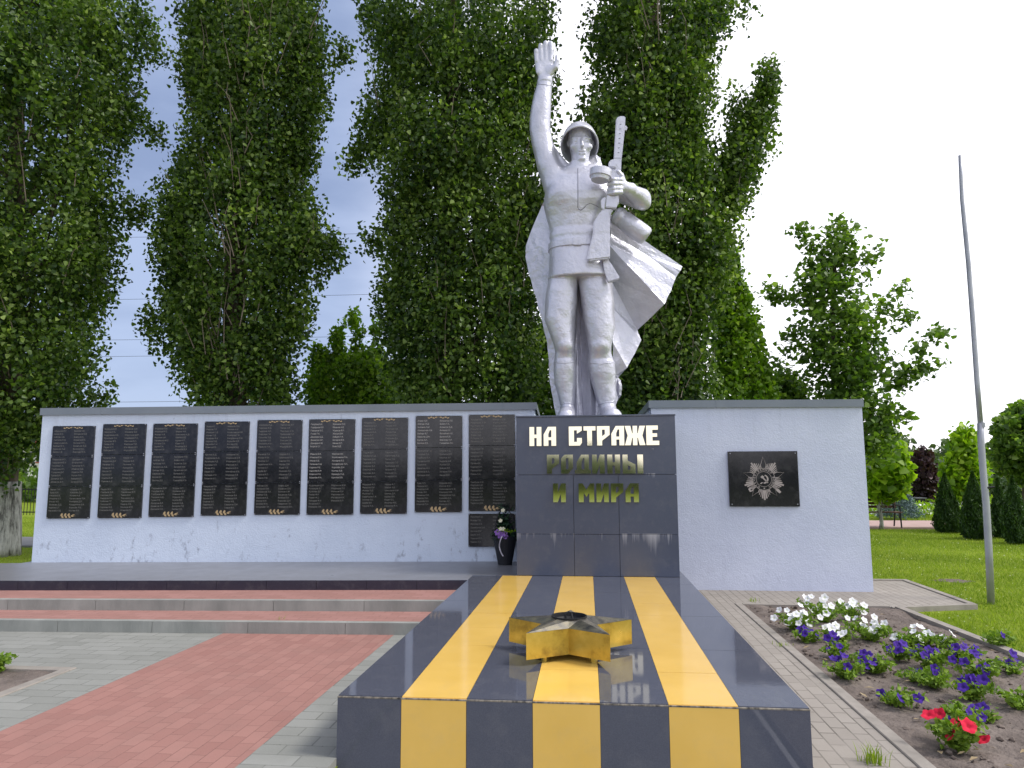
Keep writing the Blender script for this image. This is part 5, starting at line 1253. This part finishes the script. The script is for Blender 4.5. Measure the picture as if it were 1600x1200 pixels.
def petunia(u, v, rad, h, cname, nfl, label, seed, nleaf=260, extra=None, frad=None):
    rad *= 1.2; nleaf = int(nleaf*1.6); nfl = int(nfl*1.15+.5)
    rs2 = np.random.RandomState(seed); b = G(u, v, .0); root = thing('petunia', label, 'flower plant', (b[0], b[1], 0), 0, 'petunias planted in the flower bed')
    ns = 9; stems = []; bm = bmesh.new()
    for i in range(ns):
        a = 6.28*i/ns+rs2.uniform(-.4, .4); q = rad*rs2.uniform(.45, 1.0); tp = Vector((b[0]+math.cos(a)*q, b[1]+math.sin(a)*q, h*rs2.uniform(.55, 1.0)*(1.1-.35*q/rad))); s = Vector((b[0], b[1], -.01)); md = s.lerp(tp, .5)+Vector((0, 0, h*.12))
        tube(bm, [s, md, tp], [.004, .0035, .002], 5, cap=False); stems.append((s, md, tp))
    obj('stems', bm, MATS.get('petunia_stem') or mat('petunia_stem', (.10, .19, .04), .7), root)
    C = []
    for i in range(nleaf):
        s, md, tp = stems[rs2.randint(ns)]; t = rs2.uniform(.1, 1.05); p = (s.lerp(md, t*2) if t < .5 else md.lerp(tp, t*2-1)); C.append((p.x+rs2.normal(0, .022), p.y+rs2.normal(0, .022), max(.008, p.z+rs2.normal(0, .014))))
    V, F, tn = leafmesh(np.array(C), .042, rs2, aspect=.62, droop=-.3, flatness=.3); npobj('foliage', V, F, m_petleaf, root, tone=tn)
    for i in range(nfl):
        s, md, tp = stems[rs2.randint(ns)]; cn_ = cname if not extra or rs2.uniform() > .25 else extra
        f = bpy.data.objects.new('flower', FM[cn_, rs2.randint(3)]); col.objects.link(f); f.parent = root
        a = rs2.uniform(0, 6.28); q = rad*rs2.uniform(.1, .95)
        pos = Vector((b[0]+math.cos(a)*q, b[1]+math.sin(a)*q, h*rs2.uniform(.35, 1.12)*(1.1-.4*q/rad)+.015)); f.location = pos-root.location
        fx = Vector((rs2.normal(0, .45)+math.cos(a)*.4, -.75+rs2.normal(0, .4), .75)); f.rotation_euler = fx.to_track_quat('Z', 'Y').to_euler(); sc_ = rs2.uniform(.75, 1.15); f.scale = (sc_, sc_, sc_)
    return root
PET = [ # u, v(base), radius, height, colour, flowers, label
 (1246, 985, .20, .24, 'white', 15, 'white petunia nearest the paving corner, first of the white clump', None, 300),
 (1285, 972, .24, .25, 'white', 17, 'white petunia in the back row close to the emblem wall, full of bloom', None, 320),
 (1330, 968, .18, .20, 'white', 9, 'white petunia in the back row just right of the fullest clump', None, 240),
 (1360, 1000, .23, .20, 'white', 14, 'leafy white petunia in front of the right end of the back row', None, 360),
 (1310, 1003, .13, .15, 'white', 6, 'small white petunia in the middle of the white group', None, 200),
 (1262, 1003, .11, .12, 'violet', 5, 'small violet petunia in front of the white clump by the kerb', None, 190),
 (1440, 1008, .16, .15, 'white', 4, 'sparse white petunia toward the far kerb beside violet ones', None, 230),
 (1475, 1012, .12, .13, 'white', 4, 'last small white petunia next to the thin kerb', None, 150),
 (1307, 1028, .11, .16, 'violet', 6, 'violet petunia with blooms stacked one above another, nearest the white group', None, 170),
 (1322, 1060, .13, .15, 'violet', 4, 'green loose violet petunia close to the paved strip', None, 220),
 (1366, 1050, .15, .15, 'violet', 7, 'violet petunia at the centre of the bed with a pale purple bloom', None, 260),
 (1405, 1030, .12, .14, 'violet', 8, 'dark violet petunia right of the centre plant', None, 160),
 (1456, 1045, .16, .17, 'violet', 9, 'large leafy violet petunia below the small white ones', None, 330),
 (1462, 1072, .13, .12, 'violet', 2, 'mostly green petunia trailing toward the viewer', None, 260),
 (1400, 1100, .14, .10, 'violet', 3, 'low spreading petunia with one big purple bloom, alone on bare soil', None, 170),
 (1505, 1035, .12, .16, 'violet', 6, 'violet petunia between the leafy plant and the thin kerb', None, 170),
 (1532, 1060, .16, .16, 'violet', 9, 'violet petunia with several blooms near the right edge of the bed', None, 300),
 (1520, 1092, .12, .14, 'violet', 8, 'violet petunia just behind the red flowering one', None, 200),
 (1582, 1052, .10, .13, 'violet', 4, 'violet petunia at the frame edge beside the kerb end', None, 110),
 (1500, 1135, .12, .15, 'violet', 6, 'violet petunia leaning on the red flowering one', None, 240),
 (1498, 1172, .13, .20, 'red', 8, 'red-flowering petunia in the foreground of the bed', None, 420),
]
for i, (u, v, rd, h, cn_, nf, lab, ex, nl) in enumerate(PET): petunia(u, v, rd, h, cn_, nf, lab, 100+i, nl, ex)
petunia(1597, 1108, .14, .16, 'violet', 0, 'plain green bedding plant at the right frame edge, no blooms', 140, 260)
petunia(1345, 1035, .09, .07, 'violet', 1, 'tiny petunia with a single bloom between larger violet ones', 143, 70)
petunia(1430, 1062, .09, .08, 'violet', 1, 'small petunia seedling in the bare middle of the bed', 144, 80)
petunia(1540, 1125, .08, .08, 'violet', 2, 'small violet petunia right of the red flowering one', 145, 80)
petunia(1422, 1010, .10, .10, 'white', 2, 'small white petunia between the leafy one and the thin kerb', 146, 110)
petunia(1562, 1012, .14, .16, 'violet', 3, 'violet petunia growing outside the thin kerb in the grass', 141, 200)
petunia(-8, 1050, .13, .16, 'violet', 0, 'leafy green plant in the left bed with no blooms', 142, 260)

# ================================================================== FLOWER BASKET BY THE PEDESTAL
bk = thing('flower_basket', 'black funeral flower basket with violet ribbon between the name wall and the pedestal', 'flower basket', (*G(790, 873, ZT)[:2], ZT))
bxx, byy = bk.location.x, 1.08
bk.location.y = byy; bxx = P(789, 870, byy)[0]; bk.location.x = bxx
k_ = py(789, 850, byy)[1]
bm = bmesh.new(); n = 26; rings = []
for r_, zz in ((11, 0), (11.5, 4), (15, 22), (19, 42), (19.6, 44), (17, 42), (9, 20)):
    rings.append([bm.verts.new((bxx+math.cos(2*math.pi*i/n)*r_*k_*(1+.02*(i % 2)), byy+math.sin(2*math.pi*i/n)*r_*k_*.8, ZT+.002+zz*k_)) for i in range(n)])
bm.faces.new(rings[0][::-1])
for a, b in zip(rings[:-1], rings[1:]):
    for i in range(n): bm.faces.new((a[i], a[(i+1) % n], b[(i+1) % n], b[i]))
obj('wicker_pot', bm, m_blackpl, bk)
bm = bmesh.new(); tube(bm, [(bxx+.0+math.cos(t)*.15, byy, ZT+.35+math.sin(t)*.42) for t in [math.pi*i/16 for i in range(17)]], .008, 6); obj('handle', bm, m_blackpl, bk)
rs2 = np.random.RandomState(77); n = 520; q = rs2.normal(0, 1, (n, 3)); q /= np.linalg.norm(q, axis=1)[:, None]; q *= rs2.uniform(.3, 1, n)[:, None]
V, F, tn = leafmesh(np.array([bxx, byy, ZT+.38])+q*np.array([.19, .13, .10]), .10, rs2, aspect=.25); m_fern = leafmat('dark_fern', (.004, .02, .008), (.012, .05, .016), .1); npobj('fern_filling', V, F, m_fern, bk, tone=tn)
n = 120; V, F, tn = leafmesh(np.array([bxx+.0, byy+.02, ZT+.60])+rs2.normal(0, 1, (n, 3))*np.array([.045, .03, .10]), .09, rs2, aspect=.3); npobj('dark_sprig', V, F, m_fern, bk, tone=tn)
n = 30; V, F, tn = leafmesh(np.array([bxx+.04, byy-.12, ZT+.47])+rs2.normal(0, 1, (n, 3))*np.array([.06, .02, .012]), .07, rs2, aspect=.3); npobj('green_leaf_spray', V, F, m_bright, bk, tone=tn)
m_lilac = mat('lilac_petal', rough=.7, fn=varied((.20, .08, .38), (.34, .17, .52), 40, .1, .002))
m_cream = mat('cream_petal', (.75, .72, .5), .7)
for dx, dz, kx in ((-.09, .45, 1), (-.04, .42, .9), (0, .44, 1.1), (.02, .40, .9), (-.055, .40, .8)):
    bm = petal_flower(random.Random(int(dz*100)), .042); o = obj('lilac_flower', bm, m_lilac, bk, smooth=True, world=False); o.location = (dx, -.13, dz); o.rotation_euler = (R(75), dx*4, 0); o.scale = (kx,)*3
for dx, dz in ((-.045, .50), (-.01, .50), (-.05, .61), (-.02, .75)):
    bm = petal_flower(random.Random(int(dz*90)), .028); o = obj('cream_flower', bm, m_cream, bk, smooth=True, world=False); o.location = (dx, -.14+(dz-.5)*.3, dz); o.rotation_euler = (R(60), dx*9, 0)
bm = bmesh.new(); prev = None
for i in range(12):
    t = i/11; x_ = bxx-.02-.05*math.sin(t*2.6)+.04*t*t; z_ = ZT+.40-.27*t; y_ = byy-.165-.01*math.sin(t*6); a, b = bm.verts.new((x_-.008, y_, z_)), bm.verts.new((x_+.008, y_-.008*math.cos(t*8), z_+.003))
    if prev: bm.faces.new((prev[0], prev[1], b, a))
    prev = (a, b)
obj('ribbon', bm, mat('pale_ribbon', (.62, .58, .62), .5), bk)

# ================================================================== POLE, BENCH, FENCE, FAR THINGS
pb = G(1548, 938); fp = thing('flagpole', 'tall thin bare grey pole standing slightly crooked on the lawn', 'pole', (pb[0], pb[1], -.03))
pp = [(1548, 938, 5.2), (1545, 860, 5.2), (1541, 790, 5.1), (1536, 735, 5.0), (1533, 690, 4.9), (1532, 662, 4.9)]
bm = bmesh.new(); k_ = py(1540, 700, pb[1])[1]
tube(bm, [P(u, v, pb[1])-np.array([0, 0, .06*(v > 930)]) for u, v, r_ in pp], [r_*k_ for u, v, r_ in pp], 12); obj('lower_tube', bm, m_steel, fp, smooth=True)
pp = [(1532.5, 668, 4.0), (1527, 600, 3.9), (1520, 500, 3.7), (1513, 410, 3.5), (1507, 350, 3.3), (1503, 310, 3.0), (1501.5, 275, 2.8), (1500, 243, 2.6)]
bm = bmesh.new(); tube(bm, [P(u, v, pb[1]) for u, v, r_ in pp], [r_*k_ for u, v, r_ in pp], 12); obj('upper_tube', bm, m_steel, fp, smooth=True)
c = P(1544.5, 762, pb[1]); bm = bmesh.new(); tube(bm, [c+np.array([-.03, -.03, 0]), c+np.array([.05, -.05, .01])], [.014, .012], 8); obj('cleat', bm, m_iron, fp)
c = P(1533.5, 664, pb[1]); bm = bmesh.new(); tube(bm, [c-np.array([0, 0, .03]), c+np.array([0, 0, .03])], [5.4*k_, 5.4*k_], 12); obj('joint_collar', bm, m_steel, fp)

bY = 13.35; bl, br2 = P(1330, 824, bY), P(1406, 824, bY)
be = thing('park_bench', 'dark slatted park bench on the pink path behind the lawn', 'bench', ((bl[0]+br2[0])/2, bY, 0.01))
xa, xb = bl[0], br2[0]
for zz, yy in ((.78, .10), (.68, .075), (.58, .05)):
    bm = bmesh.new(); box(bm, xa, bY+yy+.12, zz-.037, xb, bY+yy+.155, zz+.037, bev=.006); obj('back_slat', bm, m_wood, be)
for i in range(4):
    bm = bmesh.new(); box(bm, xa, bY-.30+i*.105, .42, xb, bY-.215+i*.105, .45, bev=.006); obj('seat_slat', bm, m_wood, be)
for x_ in (xa+.06, xb-.07):
    bm = bmesh.new(); tube(bm, [(x_, bY-.30, 0), (x_, bY-.27, .41), (x_, bY+.10, .41), (x_, bY+.24, .84)], .022, 8); tube(bm, [(x_, bY+.22, 0), (x_, bY+.10, .42)], .022, 8)
    tube(bm, [(x_, bY-.28, .41), (x_, bY-.27, .62), (x_, bY+.16, .64)], .017, 8); obj('side_frame', bm, m_iron, be)
# dark bin by the flower border
bb = P(1436, 790, 21); bn = thing('litter_bin', 'small dark box-shaped litter bin beyond the pink path', 'bin', (bb[0], 21, 0)); k_ = py(1436, 790, 21)[1]
bm = bmesh.new(); box(bm, bb[0]-7*k_, 20.8, .12, bb[0]+7*k_, 21.2, .55, bev=.01); obj('box', bm, m_iron, bn)
bm = bmesh.new(); box(bm, bb[0]-8*k_, 20.75, .552, bb[0]+8*k_, 21.25, .60, bev=.01); obj('lid', bm, m_tarmac, bn)
for dx in (-6, 6): bm = bmesh.new(); box(bm, bb[0]+dx*k_-.02, 20.98, 0, bb[0]+dx*k_+.02, 21.02, .119); obj('leg', bm, m_iron, bn)
# border of small pale flowers and a blue spruce
rs2 = np.random.RandomState(91); n = 1500; X_ = rs2.uniform(8.5, 20, n); Y_ = rs2.uniform(18, 21.5, n)
V, F, tn = leafmesh(np.stack([X_, Y_, rs2.uniform(.05, .45, n)], 1), .09, rs2, aspect=1.); o = npobj('pale_border_flowers', V, F, PM['white'], tone=tn); o['kind'] = 'stuff'
n = 14000; X_ = rs2.uniform(7.5, 30, n); Y_ = rs2.uniform(18, 26, n)
V, F, tn = leafmesh(np.stack([X_, Y_, rs2.uniform(.0, .5, n)*(1+.4*np.sin(X_*1.3))], 1), .2, rs2, aspect=.4, up=.5, tone=rs2.beta(2, 1.5, n)); o = npobj('border_greenery', V, F, m_bright, tone=tn); o['kind'] = 'stuff'
b = P(1405, 800, 17.5); root = thing('blue_spruce', 'small bluish spruce behind the end of the bench', 'conifer', (b[0], 17.5, 0)); bm = bmesh.new(); tube(bm, [(b[0], 17.5, 0), (b[0], 17.5, 1.2)], [.04, .01], 6); obj('trunk', bm, m_bark, root)
n = 3500; t = rs2.uniform(0, 1, n); a = rs2.uniform(0, 6.28, n); wv = .75*(1-t)+.05; m_blue = leafmat('blue_needle', (.07, .12, .12), (.16, .24, .25), .1)
V, F, tn = leafmesh(np.stack([b[0]+np.cos(a)*wv*rs2.uniform(.4, 1, n), 17.5+np.sin(a)*wv, .05+t*1.35], 1), .12, rs2, aspect=.3); npobj('foliage', V, F, m_blue, root, tone=tn)
# left: iron fence, building glimpse
fY = 14.0; x0_, x1_ = P(-30, 790, fY)[0], P(66, 790, fY)[0]; fz0, fz1 = P(50, 800, fY)[2], P(50, 762, fY)[2]
fe = thing('iron_fence', 'low black iron railing fence seen beside the left end of the name wall', 'fence', (x0_, fY, 0)); k = 0; x_ = x0_
bm = bmesh.new(); 
while x_ < x1_:
    tube(bm, [(x_, fY, fz0-.1), (x_, fY, fz1)], .011, 5); x_ += .115
obj('bars', bm, m_iron, fe)
for z_ in (fz0, fz1-.06): bm = bmesh.new(); box(bm, x0_, fY-.015, z_-.02, x1_, fY+.015, z_+.015); obj('rail', bm, m_iron, fe)
for x_ in (x0_, (x0_+x1_)/2, x1_): bm = bmesh.new(); box(bm, x_-.03, fY-.031, -.05, x_+.03, fY+.029, fz1+.05); obj('post', bm, m_iron, fe)
hb = P(52, 745, 60); hh = thing('distant_house', 'distant white house with a red roof glimpsed left of the name wall', 'house', (hb[0], 60, 0))
m_hw = mat('house_wall', (.72, .70, .68), .8); m_hr = mat('house_roof', (.42, .09, .06), .7); m_hd = mat('house_window', (.05, .05, .07), .2)
a_, b_ = P(20, 728, 60), P(95, 700, 60)
bm = bmesh.new(); box(bm, a_[0], 60, 0, b_[0], 66, a_[2]+1.9); obj('wall', bm, m_hw, hh)
bm = bmesh.new(); fs = prism(bm, [(a_[0]-.3, 59.6), (b_[0]+.3, 59.6), (b_[0]+.3, 66.4), (a_[0]-.3, 66.4)], a_[2]+1.902, a_[2]+3.2)
for v in bm.verts:
    if v.co.z > a_[2]+3: v.co.y = 63+(v.co.y-63)*.05
obj('roof', bm, m_hr, hh)
for i in range(4):
    x_ = a_[0]+.5+i*1.05; bm = bmesh.new(); box(bm, x_, 59.95, a_[2]+.4, x_+.55, 60.05, a_[2]+1.4); w_ = obj('window', bm, m_hd, hh); bm = bmesh.new(); box(bm, x_-.08, 59.93, a_[2]+.28, x_+.63, 60.02, a_[2]+.38); obj('sill', bm, m_hr, w_)
# overhead wires with their two poles
wires = [(355, 'topmost overhead cable crossing the gaps between the poplars'), (448, 'overhead cable second from the top between the poplars'), (515, 'overhead cable third from the top between the poplars'), (537, 'overhead cable just under the third one, near the tree tops'), (612, 'lowest overhead cable close above the name wall')]
wY = 42
for i, (v, lab) in enumerate(wires):
    A = P(-260, v+16+6*(i % 2), wY); B = P(990, v-2, wY+2); bm = bmesh.new(); pts = []
    for j in range(25): t = j/24; q = A+(B-A)*t; pts.append((q[0], q[1], q[2]-4*.35*t*(1-t)))
    tube(bm, pts, .013, 5); tag(obj('power_cable', bm, m_iron), lab, 'cable', 'overhead cables behind the trees')
for u, y_ in ((-260, wY+.05), (990, wY+2.05)):
    b = P(u, 745, y_); tp = P(u, 330, y_); rt = thing('utility_pole', 'concrete utility pole hidden behind the leftmost poplar' if u < 0 else 'concrete utility pole hidden behind the statue poplar', 'pole', (b[0], y_, 0))
    bm = bmesh.new(); tube(bm, [(b[0], y_+.2, -.1), (b[0], y_+.2, tp[2])], [.2, .14], 10); obj('shaft', bm, m_conc, rt)
    for v, _l in wires: c = P(u, v+(16 if u < 0 else -2), y_); bm = bmesh.new(); box(bm, c[0]-.5, y_-.03, c[2]-.09, c[0]+.5, y_+.10, c[2]-.02); obj('cross_arm', bm, m_iron, rt)
